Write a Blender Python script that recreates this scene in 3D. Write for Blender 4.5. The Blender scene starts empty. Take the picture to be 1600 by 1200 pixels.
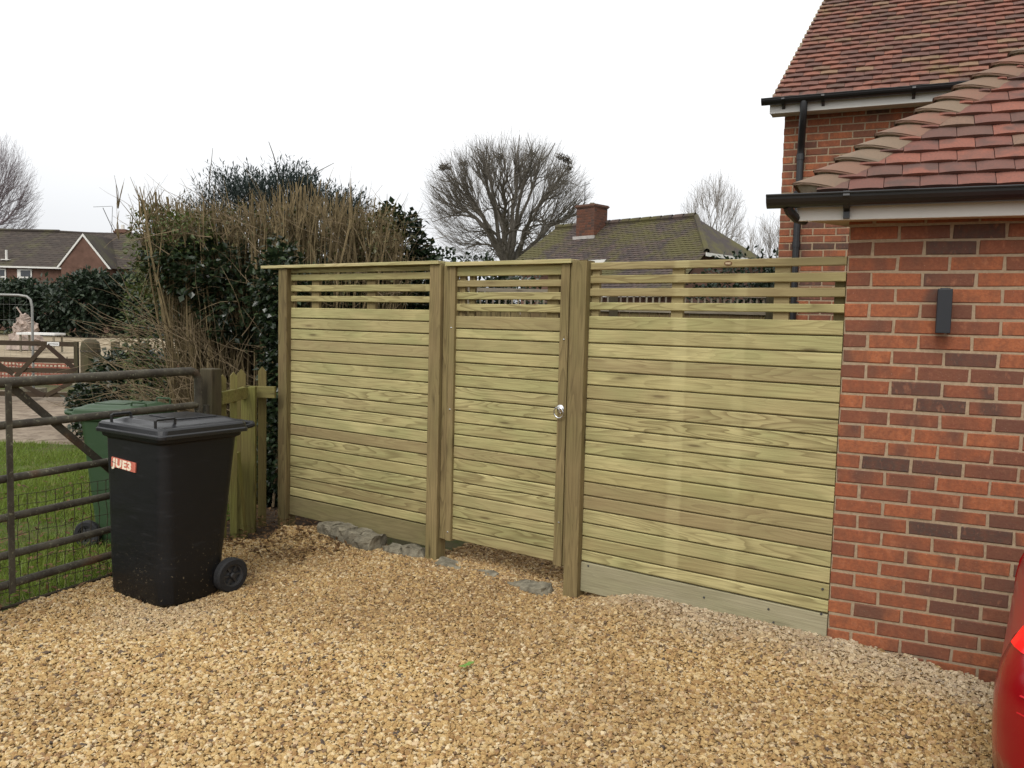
import bpy, math, random
import numpy as np
from mathutils import Vector, Matrix, Euler, noise as mnoise
from mathutils.kdtree import KDTree
random.seed(7)
R = math.radians
C = bpy.context.scene.collection
U = random.uniform

# ------------------------------------------------------------------ helpers
class MB:
    """collects shapes; build() links them as one mesh object"""
    def __init__(s):
        s.v, s.f, s.c = [], [], []
        s.col = (.5, .5, .5, 1)
        s.smooth = False
    def rnd(s):
        s.col = (random.random(), random.random(), random.random(), 1)
        return s
    def add(s, vs, fs):
        o = len(s.v)
        s.v.extend(vs); s.c.extend([s.col] * len(vs))
        s.f.extend([tuple(i + o for i in f) for f in fs])
    def box(s, x0, x1, y0, y1, z0, z1, M=None):
        vs = [(x, y, z) for z in (z0, z1) for y in (y0, y1) for x in (x0, x1)]
        if M is not None: vs = [tuple(M @ Vector(p)) for p in vs]
        s.add(vs, [(0, 2, 3, 1), (4, 5, 7, 6), (0, 1, 5, 4), (2, 6, 7, 3), (0, 4, 6, 2), (1, 3, 7, 5)])
    def board(s, x0, x1, y0, y1, z0, z1, c=.004):
        """plank along x, front long edges (at y0) chamfered"""
        pr = [(y1, z0), (y0 + c, z0), (y0, z0 + c), (y0, z1 - c), (y0 + c, z1), (y1, z1)]
        s.prism([(x0, y, z) for y, z in pr], (x1 - x0, 0, 0))
    def prism(s, poly, d):
        n = len(poly)
        vs = [tuple(p) for p in poly] + [(p[0] + d[0], p[1] + d[1], p[2] + d[2]) for p in poly]
        s.add(vs, [tuple(range(n))[::-1], tuple(range(n, 2 * n))] + [(i, (i + 1) % n, n + (i + 1) % n, n + i) for i in range(n)])
    def loft(s, secs, cap=True, closed=True):
        n = len(secs[0]); vs = [tuple(p) for q in secs for p in q]; fs = []
        for k in range(len(secs) - 1):
            for i in range(n if closed else n - 1):
                j = (i + 1) % n
                fs.append((k * n + i, k * n + j, (k + 1) * n + j, (k + 1) * n + i))
        if cap:
            fs.append(tuple(range(n))[::-1]); fs.append(tuple(range((len(secs) - 1) * n, len(secs) * n)))
        s.add(vs, fs)
    def tube(s, pts, rad, n=6, cap=False):
        P = [Vector(p) for p in pts]
        if not isinstance(rad, (list, tuple)): rad = [rad] * len(P)
        secs = []
        t0 = (P[1] - P[0]).normalized()
        a = t0.orthogonal().normalized()
        for i, p in enumerate(P):
            t = (P[min(i + 1, len(P) - 1)] - P[max(i - 1, 0)])
            if t.length < 1e-9: t = t0
            t.normalize()
            a = (a - t * a.dot(t))
            a = a.normalized() if a.length > 1e-6 else t.orthogonal().normalized()
            b = t.cross(a)
            secs.append([tuple(p + (a * math.cos(k * 2 * math.pi / n) + b * math.sin(k * 2 * math.pi / n)) * rad[i]) for k in range(n)])
        s.loft(secs, cap)
    def revolve(s, prof, n=24, M=None):
        """profile (r, h) about z"""
        secs = []
        for r, h in prof:
            q = [Vector((r * math.cos(k * 2 * math.pi / n), r * math.sin(k * 2 * math.pi / n), h)) for k in range(n)]
            secs.append([tuple(M @ p) if M is not None else tuple(p) for p in q])
        s.loft(secs, True)
    def leaf(s, p, d, up, L, W):
        d = d.normalized(); sd = d.cross(up)
        if sd.length < 1e-4: sd = d.orthogonal()
        sd.normalize(); nn = sd.cross(d)
        a = p; b = p + d * L * .45 + sd * W * .5 + nn * W * .12; c = p + d * L; e = p + d * L * .45 - sd * W * .5 + nn * W * .12
        s.add([tuple(a), tuple(b), tuple(c), tuple(e)], [(0, 1, 2), (0, 2, 3)])
    def build(s, name, m, parent=None, bevel=0, smooth=None, subsurf=0, seg=2):
        me = bpy.data.meshes.new(name)
        me.from_pydata(s.v, [], s.f); me.update()
        at = me.attributes.new('rnd', 'FLOAT_COLOR', 'POINT')
        at.data.foreach_set('color', np.array(s.c, dtype=np.float32).ravel())
        if smooth if smooth is not None else s.smooth:
            me.polygons.foreach_set('use_smooth', [True] * len(me.polygons))
        o = bpy.data.objects.new(name, me); C.objects.link(o)
        if m: me.materials.append(m)
        if parent: o.parent = parent
        if bevel:
            b = o.modifiers.new('bevel', 'BEVEL'); b.width = bevel; b.segments = seg; b.limit_method = 'ANGLE'; b.angle_limit = R(40)
        if subsurf:
            b = o.modifiers.new('sub', 'SUBSURF'); b.levels = subsurf; b.render_levels = subsurf
        return o

def thing(name, label, cat, loc=(0, 0, 0), rotz=0, group=None):
    o = bpy.data.objects.new(name, None); C.objects.link(o)
    o.location = loc; o.rotation_euler = (0, 0, rotz); o.empty_display_size = .1
    return tag(o, label, cat, group)
def tag(o, label, cat, group=None):
    o['label'] = label; o['category'] = cat
    if group: o['group'] = group
    return o
def struct(o, kind='structure'):
    o['kind'] = kind; return o
def copy_tree(o, parent=None):
    c = o.copy(); C.objects.link(c); c.parent = parent
    for ch in list(o.children): copy_tree(ch, c)
    return c

# ------------------------------------------------------------------ materials
class NT:
    def __init__(s, name):
        s.m = bpy.data.materials.new(name); s.m.use_nodes = True
        s.t = s.m.node_tree; s.b = s.t.nodes['Principled BSDF']
        s.out = s.t.nodes['Material Output']
    def n(s, ty, props=None, **ins):
        nd = s.t.nodes.new('ShaderNode' + ty)
        for k, v in (props or {}).items(): setattr(nd, k, v)
        for k, v in ins.items():
            key = k.replace('_', ' ')
            if key.isdigit(): key = int(key)
            elif key.startswith('i') and key[1:].isdigit(): key = int(key[1:])
            s.set(nd.inputs[key], v)
        return nd
    def set(s, sock, v):
        if isinstance(v, bpy.types.Node): v = v.outputs[0]
        if isinstance(v, bpy.types.NodeSocket): s.t.links.new(v, sock)
        elif isinstance(v, (tuple, list)):
            v = list(v)
            if sock.type == 'RGBA' and len(v) == 3: v = v + [1]
            sock.default_value = v
        else: sock.default_value = v
    def attr(s, name='rnd', inst=False):
        a = s.t.nodes.new('ShaderNodeAttribute'); a.attribute_name = name
        if inst: a.attribute_type = 'INSTANCER'
        return a
    def math(s, op, a, b=0, clamp=False):
        return s.n('Math', {'operation': op, 'use_clamp': clamp}, i0=a, i1=b).outputs[0]
    def vmath(s, op, a, b): return s.n('VectorMath', {'operation': op}, i0=a, i1=b).outputs[0]
    def mix(s, f, a, b, mode='MIX'):
        nd = s.t.nodes.new('ShaderNodeMix'); nd.data_type = 'RGBA'; nd.blend_type = mode
        s.set(nd.inputs[0], f); s.set(nd.inputs[6], a); s.set(nd.inputs[7], b)
        return nd.outputs[2]
    def ramp(s, f, pts, interp='LINEAR'):
        nd = s.t.nodes.new('ShaderNodeValToRGB'); s.set(nd.inputs[0], f)
        cr = nd.color_ramp; cr.interpolation = interp
        while len(cr.elements) < len(pts): cr.elements.new(.5)
        for e, (p, c) in zip(cr.elements, pts):
            e.position = p; e.color = (c, c, c, 1) if not isinstance(c, (tuple, list)) else (*c, 1)
        return nd.outputs[0]
    def noise(s, v, scale, detail=2, rough=.5, dist=0):
        return s.n('TexNoise', None, Vector=v, Scale=scale, Detail=detail, Roughness=rough, Distortion=dist).outputs[0]
    def obj(s): return s.n('TexCoord').outputs['Object']
    def scaled(s, v, sc, off=None):
        r = s.vmath('MULTIPLY', v, sc)
        return s.vmath('ADD', r, off) if off is not None else r
    def bump(s, h, dist=.002, strength=1):
        nd = s.n('Bump', None, Height=h, Distance=dist, Strength=strength)
        s.set(s.b.inputs['Normal'], nd.outputs[0]); return nd
    def done(s, col=None, rough=.7, spec=.3, metal=0):
        if col is not None: s.set(s.b.inputs['Base Color'], col)
        s.set(s.b.inputs['Roughness'], rough); s.set(s.b.inputs['Specular IOR Level'], spec)
        s.set(s.b.inputs['Metallic'], metal)
        return s.m

def wood(name, light, mid, dark, axis=0, green=None, bands=None, rough=.75, stain=.35):
    N = NT(name); co = N.obj(); a = N.attr()
    sep = N.n('SeparateColor', None, Color=a.outputs['Color'])
    r, g, b = sep.outputs[0], sep.outputs[1], sep.outputs[2]
    off = N.vmath('MULTIPLY', a.outputs['Color'], (37., 53., 71.))
    rs_ = 1
    def sc(al, ac): return (al, ac, ac) if axis == 0 else (ac, ac, al)
    v1 = N.scaled(co, sc(1.25, 13.), off)
    n1 = N.noise(v1, 1.0, 1.5, .45, .25)
    rings = N.math('FRACT', N.math('MULTIPLY', n1, 11.))
    ring = N.ramp(rings, [(0, .0), (.45, .12), (.8, .75), (.93, 1), (1, 0)])
    v2 = N.scaled(co, sc(3.5, 170.), off)
    fine = N.noise(v2, 1.0, 3, .6)
    v3 = N.scaled(co, sc(1.3, 3.2), off)
    blot = N.noise(v3, 1.3, 3, .55)
    vk = N.scaled(co, sc(1.9, 10.5), off)
    kn = N.n('TexVoronoi', None, Vector=vk, Scale=1., Randomness=1.).outputs['Distance']
    knot = N.ramp(kn, [(0, 1), (.05, 1), (.1, .35), (.2, 0)])
    base = N.mix(r, light, mid)
    base = N.mix(N.math('MULTIPLY', N.ramp(blot, [(.42, 0), (.68, 1)]), stain), base, dark)
    if green: base = N.mix(N.math('MULTIPLY', N.ramp(N.noise(v3, 2.1, 2), [(.4, 0), (.65, 1)]), .55), base, green)
    amt = N.math('MULTIPLY', ring, N.math('ADD', N.math('MULTIPLY', N.math('POWER', g, 1.3), .6), .16))
    colr = N.mix(amt, base, dark)
    colr = N.mix(N.math('MULTIPLY', N.ramp(fine, [(.35, 1), (.6, 0)]), .35), colr, dark)
    colr = N.mix(N.math('MULTIPLY', knot, .75), colr, (dark[0] * .55, dark[1] * .5, dark[2] * .5))
    colr = N.mix(N.math('MULTIPLY', N.ramp(b, [(.6, 0), (1, 1)]), .62), colr, (mid[0] * .62, mid[1] * .52, mid[2] * .6))
    if bands:   # pale strips where battens shaded the timber while it weathered
        x = N.n('SeparateXYZ', None, Vector=co).outputs[0]
        x = N.math('ADD', x, N.math('MULTIPLY', N.math('SUBTRACT', N.noise(N.scaled(co, (2, 2, 9)), 1.5), .5), .02))
        tot = None
        for x0, x1, st in bands:
            m = N.math('MULTIPLY', N.ramp(N.math('SMOOTH_MIN', N.math('MULTIPLY', N.math('SUBTRACT', x, x0), 38.), N.math('MULTIPLY', N.math('SUBTRACT', x1, x), 60.)), [(0, 0), (1, 1)]), st)
            tot = m if tot is None else N.math('MAXIMUM', tot, m)
        tot = N.math('MULTIPLY', tot, N.ramp(N.noise(N.scaled(co, (.5, 1, 5)), 2.2, 3), [(.36, .35), (.6, 1.15)]))
        colr = N.mix(tot, colr, (light[0] * 1.12, light[1] * 1.14, light[2] * 1.2))
    h = N.math('ADD', N.math('MULTIPLY', fine, .6), N.math('MULTIPLY', ring, .5))
    N.bump(h, .0011, .7)
    return N.done(colr, rough, .25)

def plain(name, col, rough=.6, spec=.4, metal=0, var=.25, scale=6, bump=0):
    N = NT(name); co = N.obj()
    n = N.noise(co, scale, 4, .6)
    d = tuple(c * (1 - var) for c in col); l = tuple(min(1, c * (1 + var)) for c in col)
    c = N.mix(N.ramp(n, [(.3, 0), (.7, 1)]), d, l)
    if bump: N.bump(N.noise(co, scale * 8, 3), bump, .6)
    return N.done(c, rough, spec, metal)

def foliage(name, a, b, c, rough=.45, spec=.4, trans=.25):
    N = NT(name); at = N.attr(); sep = N.n('SeparateColor', None, Color=at.outputs['Color'])
    col = N.mix(sep.outputs[0], a, b)
    col = N.mix(N.ramp(sep.outputs[1], [(.75, 0), (1, 1)]), col, c)
    m = N.done(col, rough, spec)
    if trans:
        tr = N.n('BsdfTranslucent', None, Color=col)
        mx = N.n('MixShader', None, i0=trans, i1=N.b.outputs[0], i2=tr.outputs[0])
        N.t.links.new(mx.outputs[0], N.out.inputs[0])
    return m

def bark(name, a, b, scale=3):
    N = NT(name); co = N.obj(); at = N.attr(); sep = N.n('SeparateColor', None, Color=at.outputs['Color'])
    n = N.noise(co, scale, 4, .65)
    col = N.mix(N.ramp(n, [(.3, 0), (.7, 1)]), a, b)
    col = N.mix(N.math('MULTIPLY', sep.outputs[0], .5), col, a)
    return N.done(col, .85, .15)

def brick_mat(name='brick', dim=1.):
    N = NT(name); co = N.obj(); at = N.attr(); sep = N.n('SeparateColor', None, Color=at.outputs['Color'])
    r, g, b = sep.outputs[0], sep.outputs[1], sep.outputs[2]
    off = N.vmath('MULTIPLY', at.outputs['Color'], (31., 57., 13.))
    col = N.ramp(r, [(0, (.345, .118, .05)), (.3, (.285, .094, .043)), (.55, (.24, .082, .041)), (.8, (.185, .072, .041)), (.93, (.105, .055, .040)), (1, (.068, .047, .038))])
    v = N.scaled(co, (7., 7., 3.), off)
    patch = N.noise(v, 1., 1.5, .5)
    col = N.mix(N.math('MULTIPLY', N.ramp(patch, [(.46, 0), (.64, 1)]), N.math('MULTIPLY', g, .95)), col, (.075, .050, .040))
    n2 = N.noise(co, 55, 4, .7)
    fl = N.noise(N.scaled(co, (26, 26, 14), off), 1., 3, .6)
    col = N.mix(N.math('MULTIPLY', N.ramp(fl, [(.45, 0), (.68, 1)]), .5), col, (.15, .068, .040))
    col = N.mix(N.math('MULTIPLY', N.ramp(fl, [(.30, 1), (.42, 0)]), .35), col, (.40, .17, .09))
    col = N.mix(N.math('MULTIPLY', N.ramp(n2, [(.35, 1), (.6, 0)]), .42), col, (.11, .036, .026))
    n3 = N.noise(co, 130, 2, .6)
    col = N.mix(N.math('MULTIPLY', N.ramp(n3, [(.66, 0), (.78, 1)]), .4), col, (.42, .30, .22))
    N.bump(N.math('ADD', n2, N.math('MULTIPLY', n3, .5)), .0022, .8)
    if dim < 1: col = N.mix(1 - dim, col, (.035, .03, .027))
    return N.done(col, .85, .2)

def mortar_mat():
    N = NT('mortar'); co = N.obj()
    n = N.noise(co, 60, 4, .7); n2 = N.noise(co, 3, 3)
    col = N.mix(N.ramp(n, [(.3, 0), (.7, 1)]), (.25, .18, .115), (.37, .285, .19))
    col = N.mix(N.math('MULTIPLY', N.ramp(n2, [(.4, 0), (.7, 1)]), .4), col, (.25, .20, .15))
    N.bump(n, .002, .8)
    return N.done(col, .95, .1)

def tile_mat(name, ramp, stain, moss=None, mossamt=.0):
    N = NT(name); co = N.obj(); at = N.attr(); sep = N.n('SeparateColor', None, Color=at.outputs['Color'])
    off = N.vmath('MULTIPLY', at.outputs['Color'], (31., 57., 13.))
    col = N.ramp(sep.outputs[0], ramp)
    n = N.noise(N.scaled(co, (9, 9, 9), off), 1., 2, .5)
    col = N.mix(N.math('MULTIPLY', N.ramp(n, [(.48, 0), (.66, 1)]), N.math('MULTIPLY', sep.outputs[1], .75)), col, stain)
    n2 = N.noise(co, 90, 3, .7)
    col = N.mix(N.math('MULTIPLY', N.ramp(n2, [(.4, .8), (.6, 0)]), .35), col, stain)
    if moss:
        n3 = N.noise(co, mossamt[0], 6, .7)
        col = N.mix(N.math('MULTIPLY', N.ramp(n3, [(mossamt[1], 0), (mossamt[1] + .14, 1)]), .9), col, moss)
    N.bump(n2, .0015, .7)
    return N.done(col, .8, .25)

M = {}
LT, MD, DK, GR = (.47, .415, .20), (.36, .31, .14), (.12, .087, .034), (.28, .285, .12)
M['wood'] = wood('treated_pine', LT, MD, DK, 0, GR)
M['wood_band'] = wood('treated_pine_banded', LT, MD, DK, 0, GR, [(-.19, -.085, .24), (.165, .25, .15), (-.73, -.69, .1)])
M['post'] = wood('treated_post', (.25, .19, .088), (.185, .138, .06), (.065, .045, .019), 2, (.17, .145, .058))
M['gravel_board'] = wood('damp_gravel_board', (.215, .18, .088), (.175, .145, .068), (.08, .063, .029), 0, (.16, .15, .06))
M['gravel_board_pale'] = wood('pale_gravel_board', (.40, .365, .245), (.32, .29, .185), (.14, .12, .07), 0, (.25, .235, .135))
M['cap'] = wood('cap_timber', (.54, .47, .26), (.46, .39, .19), (.2, .15, .06), 0, GR)
M['old_wood'] = wood('weathered_timber', (.068, .044, .025), (.048, .031, .018), (.02, .014, .009), 0, (.05, .04, .018))
M['old_post'] = wood('weathered_post', (.08, .064, .036), (.058, .046, .026), (.022, .018, .01), 2, (.06, .062, .023))
M['grey_wood'] = wood('silvered_timber', (.30, .27, .20), (.22, .19, .14), (.09, .075, .05), 0)
M['picket'] = wood('mossy_picket', (.215, .185, .065), (.165, .14, .045), (.065, .053, .018), 2, (.15, .165, .035))
M['picket_rail'] = wood('mossy_rail', (.245, .215, .08), (.19, .165, .055), (.07, .058, .02), 0, (.16, .175, .04))
M['brick'] = brick_mat(); M['mortar'] = mortar_mat()
M['tile'] = tile_mat('clay_tile', [(0, (.235, .088, .06)), (.35, (.205, .08, .057)), (.6, (.165, .07, .054)), (.85, (.12, .062, .05)), (1, (.185, .115, .08))], (.062, .047, .042))
M['house_tile'] = tile_mat('house_clay_tile', [(0, (.23, .092, .062)), (.35, (.19, .08, .058)), (.6, (.15, .068, .052)), (.9, (.105, .056, .046)), (1, (.22, .135, .08))], (.06, .045, .036), (.17, .115, .055), (1.6, .56))
M['bonnet'] = tile_mat('bonnet_tile', [(0, (.20, .095, .068)), (.45, (.18, .115, .08)), (1, (.185, .14, .098))], (.115, .095, .068))
M['old_tile'] = tile_mat('mossy_tile', [(0, (.075, .055, .048)), (.5, (.055, .043, .04)), (1, (.10, .07, .058))], (.03, .027, .025), (.082, .074, .026), (.9, .45))
M['far_tile'] = tile_mat('brown_far_tile', [(0, (.058, .045, .037)), (.5, (.043, .034, .029)), (1, (.07, .055, .044))], (.035, .03, .026), (.075, .07, .035), (.35, .5))
M['render_mortar'] = plain('roof_mortar', (.33, .28, .2), .95, .1, var=.3, scale=20, bump=.003)
M['white'] = plain('white_paint', (.60, .59, .55), .5, .4, var=.06, scale=3)
M['cream'] = plain('soffit_board', (.55, .45, .30), .7, .2, var=.12, scale=6)
M['black_pvc'] = plain('black_pvc', (.010, .010, .011), .35, .5, var=.2)
M['blackbin'] = None
M['light_metal'] = plain('powder_coat', (.012, .014, .018), .5, .4, var=.1)
M['chrome'] = plain('galvanised', (.62, .63, .64), .25, .5, 1, .1)
M['glass'] = plain('window_glass', (.03, .035, .04), .08, .6, var=.2)
M['stone'] = plain('edging_stone', (.165, .148, .108), .9, .2, var=.5, scale=16, bump=.008)
M['soil'] = plain('soil', (.050, .036, .025), .95, .1, var=.45, scale=9, bump=.01)
M['rubber'] = plain('tyre_rubber', (.016, .016, .017), .75, .3, var=.25, scale=15)
M['rim'] = plain('bin_wheel_rim', (.028, .028, .029), .55, .4, var=.2)

def bin_plastic(name, col, fade, ro=.42, sp_=.3):
    N = NT(name); co = N.obj()
    sc1 = N.noise(N.scaled(co, (4, 4, 26)), 1.5, 3, .6)
    sp = N.noise(co, 70, 2, .6)
    low = N.n('SeparateXYZ', None, Vector=co).outputs[2]
    dust = N.math('MULTIPLY', N.ramp(sp, [(.66, 0), (.72, 1)]), N.ramp(low, [(.05, .55), (.4, 0)]))
    c = N.mix(N.math('MULTIPLY', N.ramp(sc1, [(.62, 0), (.7, 1)]), .25), col, fade)
    c = N.mix(dust, c, (.3, .24, .15))
    N.bump(N.noise(co, 260, 2), .0004, .6)
    return N.done(c, N.ramp(sc1, [(.3, ro), (.7, ro + .13)]), sp_)
M['blackbin'] = bin_plastic('black_bin_plastic', (.0052, .0054, .0062), (.028, .028, .03))
M['blacklid'] = bin_plastic('black_lid_plastic', (.009, .0095, .0115), (.035, .035, .04), .26, .5)
M['greenbin'] = bin_plastic('green_bin_plastic', (.026, .054, .023), (.08, .11, .07))

def rusty_steel():
    N = NT('lichen_steel'); co = N.obj()
    n = N.noise(co, 9, 5, .7); n2 = N.noise(co, 40, 4, .7); n3 = N.noise(co, 3, 2)
    c = N.mix(N.ramp(n, [(.35, 0), (.65, 1)]), (.034, .028, .021), (.078, .07, .05))
    c = N.mix(N.math('MULTIPLY', N.ramp(n2, [(.58, 0), (.7, 1)]), .7), c, (.24, .24, .16))
    c = N.mix(N.math('MULTIPLY', N.ramp(n3, [(.6, 0), (.72, 1)]), .6), c, (.16, .07, .025))
    N.bump(n2, .0015, .7)
    return N.done(c, .72, .35, .1)
M['steel'] = rusty_steel()
M['hoarding'] = plain('galvanised_far', (.24, .24, .225), .5, .4, .3, .15)
M['wire'] = plain('rusty_wire', (.055, .045, .03), .8, .2, .2, .3)

def stone_mat():
    N = NT('gravel_stone'); at = N.attr('stone', True); sep = N.n('SeparateColor', None, Color=at.outputs['Color'])
    c = N.ramp(sep.outputs[0], [(0, (.27, .155, .062)), (.2, (.38, .245, .10)), (.45, (.455, .31, .13)), (.62, (.51, .375, .18)), (.85, (.61, .50, .32)), (.925, (.40, .245, .12)), (.95, (.24, .145, .075)), (.978, (.10, .07, .05)), (1, (.05, .045, .045))])
    pale = N.attr('pale', True)
    c = N.mix(N.math('MULTIPLY', pale.outputs['Fac'], .55), c, N.mix(sep.outputs[1], (.38, .34, .26), (.60, .55, .45)))
    dt = N.attr('dirt', True); c = N.mix(N.math('MULTIPLY', dt.outputs['Fac'], N.math('MULTIPLY', sep.outputs[2], 1.)), c, (.165, .098, .045))
    n = N.noise(N.obj(), 2.2, 3, .6)
    c = N.mix(N.ramp(n, [(.35, .35), (.6, 0)]), c, (.2, .12, .05))
    N.bump(n, .1, .4)
    return N.done(c, .8, .25)
M['gravel'] = stone_mat()
def bed_mat():
    N = NT('gravel_bed'); co = N.obj()
    vo = N.n('TexVoronoi', None, Vector=co, Scale=62.)
    sep = N.n('SeparateColor', None, Color=vo.outputs['Color'])
    c = N.ramp(sep.outputs[0], [(0, (.24, .145, .06)), (.5, (.36, .235, .10)), (1, (.46, .33, .165))])
    c = N.mix(N.ramp(vo.outputs['Distance'], [(.3, 0), (.85, .8)]), c, (.12, .075, .035))
    N.bump(N.math('SUBTRACT', 1, vo.outputs['Distance']), .012, 1)
    return N.done(c, .9, .15)
M['bed'] = bed_mat()
def ground_mat(name, a, b, c3, s=.6):
    N = NT(name); co = N.obj()
    n = N.noise(co, s, 6, .65); n2 = N.noise(co, s * 9, 5, .7)
    c = N.mix(N.ramp(n, [(.35, 0), (.65, 1)]), a, b)
    c = N.mix(N.ramp(n2, [(.45, 0), (.62, 1)]), c, c3)
    N.bump(n2, .03, .6)
    return N.done(c, .95, .1)
M['ground'] = ground_mat('rough_ground', (.075, .07, .035), (.11, .095, .055), (.06, .075, .025))
M['turf'] = ground_mat('lawn_base', (.05, .078, .015), (.075, .10, .022), (.08, .07, .03), .9)
M['track'] = ground_mat('mud_track', (.19, .15, .11), (.29, .24, .185), (.13, .10, .075), .5)
M['sand'] = ground_mat('site_sand', (.255, .21, .145), (.33, .275, .195), (.19, .15, .10), .25)
M['hedge_leaf'] = foliage('dark_shrub_leaf', (.012, .022, .012), (.025, .042, .021), (.055, .075, .045))
M['ivy'] = foliage('ivy_leaf', (.009, .016, .008), (.02, .036, .013), (.055, .08, .033), .3, .5)
M['green_leaf'] = foliage('privet_leaf', (.045, .07, .015), (.095, .125, .03), (.16, .16, .05))
M['hedge_brown'] = foliage('hazel_leaf', (.055, .06, .018), (.11, .10, .035), (.15, .105, .05))
M['conifer'] = foliage('conifer_spray', (.022, .034, .030), (.045, .062, .055), (.075, .095, .085), .6, .3)
M['yellow_leaf'] = foliage('yellow_hedge_leaf', (.07, .08, .025), (.13, .13, .045), (.2, .18, .08))
M['blade'] = foliage('grass_blade', (.10, .16, .02), (.19, .25, .04), (.23, .21, .07), .5, .3, .35)
M['dead_leaf'] = foliage('dead_leaf', (.10, .055, .025), (.16, .09, .04), (.05, .03, .018), .7, .2)
M['stem'] = bark('hazel_stem', (.08, .06, .03), (.255, .195, .105), 8)
M['twig'] = bark('pale_twig', (.13, .095, .058), (.27, .21, .13), 10)
M['bark'] = bark('tree_bark', (.095, .085, .072), (.165, .15, .125), 2)
M['bark_haze'] = bark('tree_bark_haze', (.19, .175, .16), (.30, .28, .26), 2)  # lighter grey puts distance haze into the bark colour
M['far_bark_haze'] = bark('far_tree_bark_haze', (.17, .14, .15), (.27, .235, .245), 2)  # purple grey stands in for the haze over the farthest tree
M['brick_old'] = brick_mat('sooty_brick', .42)
M['brick_far'] = plain('far_brick', (.125, .072, .054), .9, .1, var=.25, scale=1.5)
M['orange'] = plain('orange_netting', (.25, .085, .055), .6, .3, var=.4, scale=4)
M['rubble'] = plain('rubble', (.33, .265, .225), .95, .1, var=.35, scale=3, bump=.05)
M['plate'] = plain('sign_plate', (.62, .62, .60), .5, .3, var=.08)
M['ink'] = plain('sign_ink', (.05, .05, .05), .6, .3, var=.1)

# ------------------------------------------------------------------ camera, sky, sun
cam = bpy.data.cameras.new('camera'); co_ = bpy.data.objects.new('camera', cam); C.objects.link(co_)
cam.sensor_width = 36; cam.lens = 1300 / 1600 * 36; cam.clip_end = 1000; cam.clip_start = .05
co_.matrix_world = Matrix.Translation((0, 0, 1.65)) @ Matrix.Rotation(R(90) - .0747, 4, 'X') @ Matrix.Rotation(.02446, 4, 'Z')
bpy.context.scene.camera = co_
SUN_EL, SUN_AZ = R(48), R(205)     # azimuth clockwise from +Y: behind the camera, a little to the left
sd = Vector((math.sin(SUN_AZ) * math.cos(SUN_EL), math.cos(SUN_AZ) * math.cos(SUN_EL), math.sin(SUN_EL)))
sl = bpy.data.lights.new('sun', 'SUN'); sl.energy = 1.35; sl.angle = R(26); sl.color = (1, .96, .9)
so = bpy.data.objects.new('sun', sl); C.objects.link(so); so.rotation_euler = (-sd).to_track_quat('-Z', 'Y').to_euler()
W = bpy.data.worlds.new('World'); bpy.context.scene.world = W; W.use_nodes = True
wt = W.node_tree; bg = wt.nodes['Background']
sky = wt.nodes.new('ShaderNodeTexSky'); sky.sky_type = 'NISHITA'; sky.sun_disc = False
sky.sun_elevation = SUN_EL; sky.sun_rotation = SUN_AZ; sky.air_density = 1; sky.dust_density = 4; sky.ozone_density = 1
hs = wt.nodes.new('ShaderNodeHueSaturation'); hs.inputs['Saturation'].default_value = .12
wt.links.new(sky.outputs[0], hs.inputs['Color']); wt.links.new(hs.outputs[0], bg.inputs[0]); bg.inputs[1].default_value = .05
tc = wt.nodes.new('ShaderNodeTexCoord'); sx = wt.nodes.new('ShaderNodeSeparateXYZ'); wt.links.new(tc.outputs['Generated'], sx.inputs[0])
nz = wt.nodes.new('ShaderNodeTexNoise'); nz.inputs['Scale'].default_value = 2.2; nz.inputs['Detail'].default_value = 3
mp = wt.nodes.new('ShaderNodeMapping'); mp.inputs['Scale'].default_value = (1, 1, 3.5)
wt.links.new(tc.outputs['Generated'], mp.inputs[0]); wt.links.new(mp.outputs[0], nz.inputs['Vector'])
ad = wt.nodes.new('ShaderNodeMath'); ad.operation = 'MULTIPLY_ADD'; ad.inputs[1].default_value = .16
wt.links.new(nz.outputs[0], ad.inputs[0]); wt.links.new(sx.outputs[2], ad.inputs[2])
cr = wt.nodes.new('ShaderNodeValToRGB'); wt.links.new(ad.outputs[0], cr.inputs[0])
cr.color_ramp.elements[0].position = .08; cr.color_ramp.elements[0].color = (.585, .60, .625, 1)
cr.color_ramp.elements[1].position = .40; cr.color_ramp.elements[1].color = (.90, .90, .90, 1)
e = cr.color_ramp.elements.new(.95); e.color = (1.02, 1.02, 1.0, 1)
e = cr.color_ramp.elements.new(.22); e.color = (.71, .72, .735, 1)
b2 = wt.nodes.new('ShaderNodeBackground'); wt.links.new(cr.outputs[0], b2.inputs[0]); b2.inputs[1].default_value = .92
asd = wt.nodes.new('ShaderNodeAddShader'); wt.links.new(bg.outputs[0], asd.inputs[0]); wt.links.new(b2.outputs[0], asd.inputs[1])
wt.links.new(asd.outputs[0], wt.nodes['World Output'].inputs[0])
vs_ = bpy.context.scene.view_settings
vs_.view_transform = 'Standard'; vs_.look = 'None'; vs_.exposure = .27; vs_.gamma = 1; vs_.use_curve_mapping = False

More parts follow.
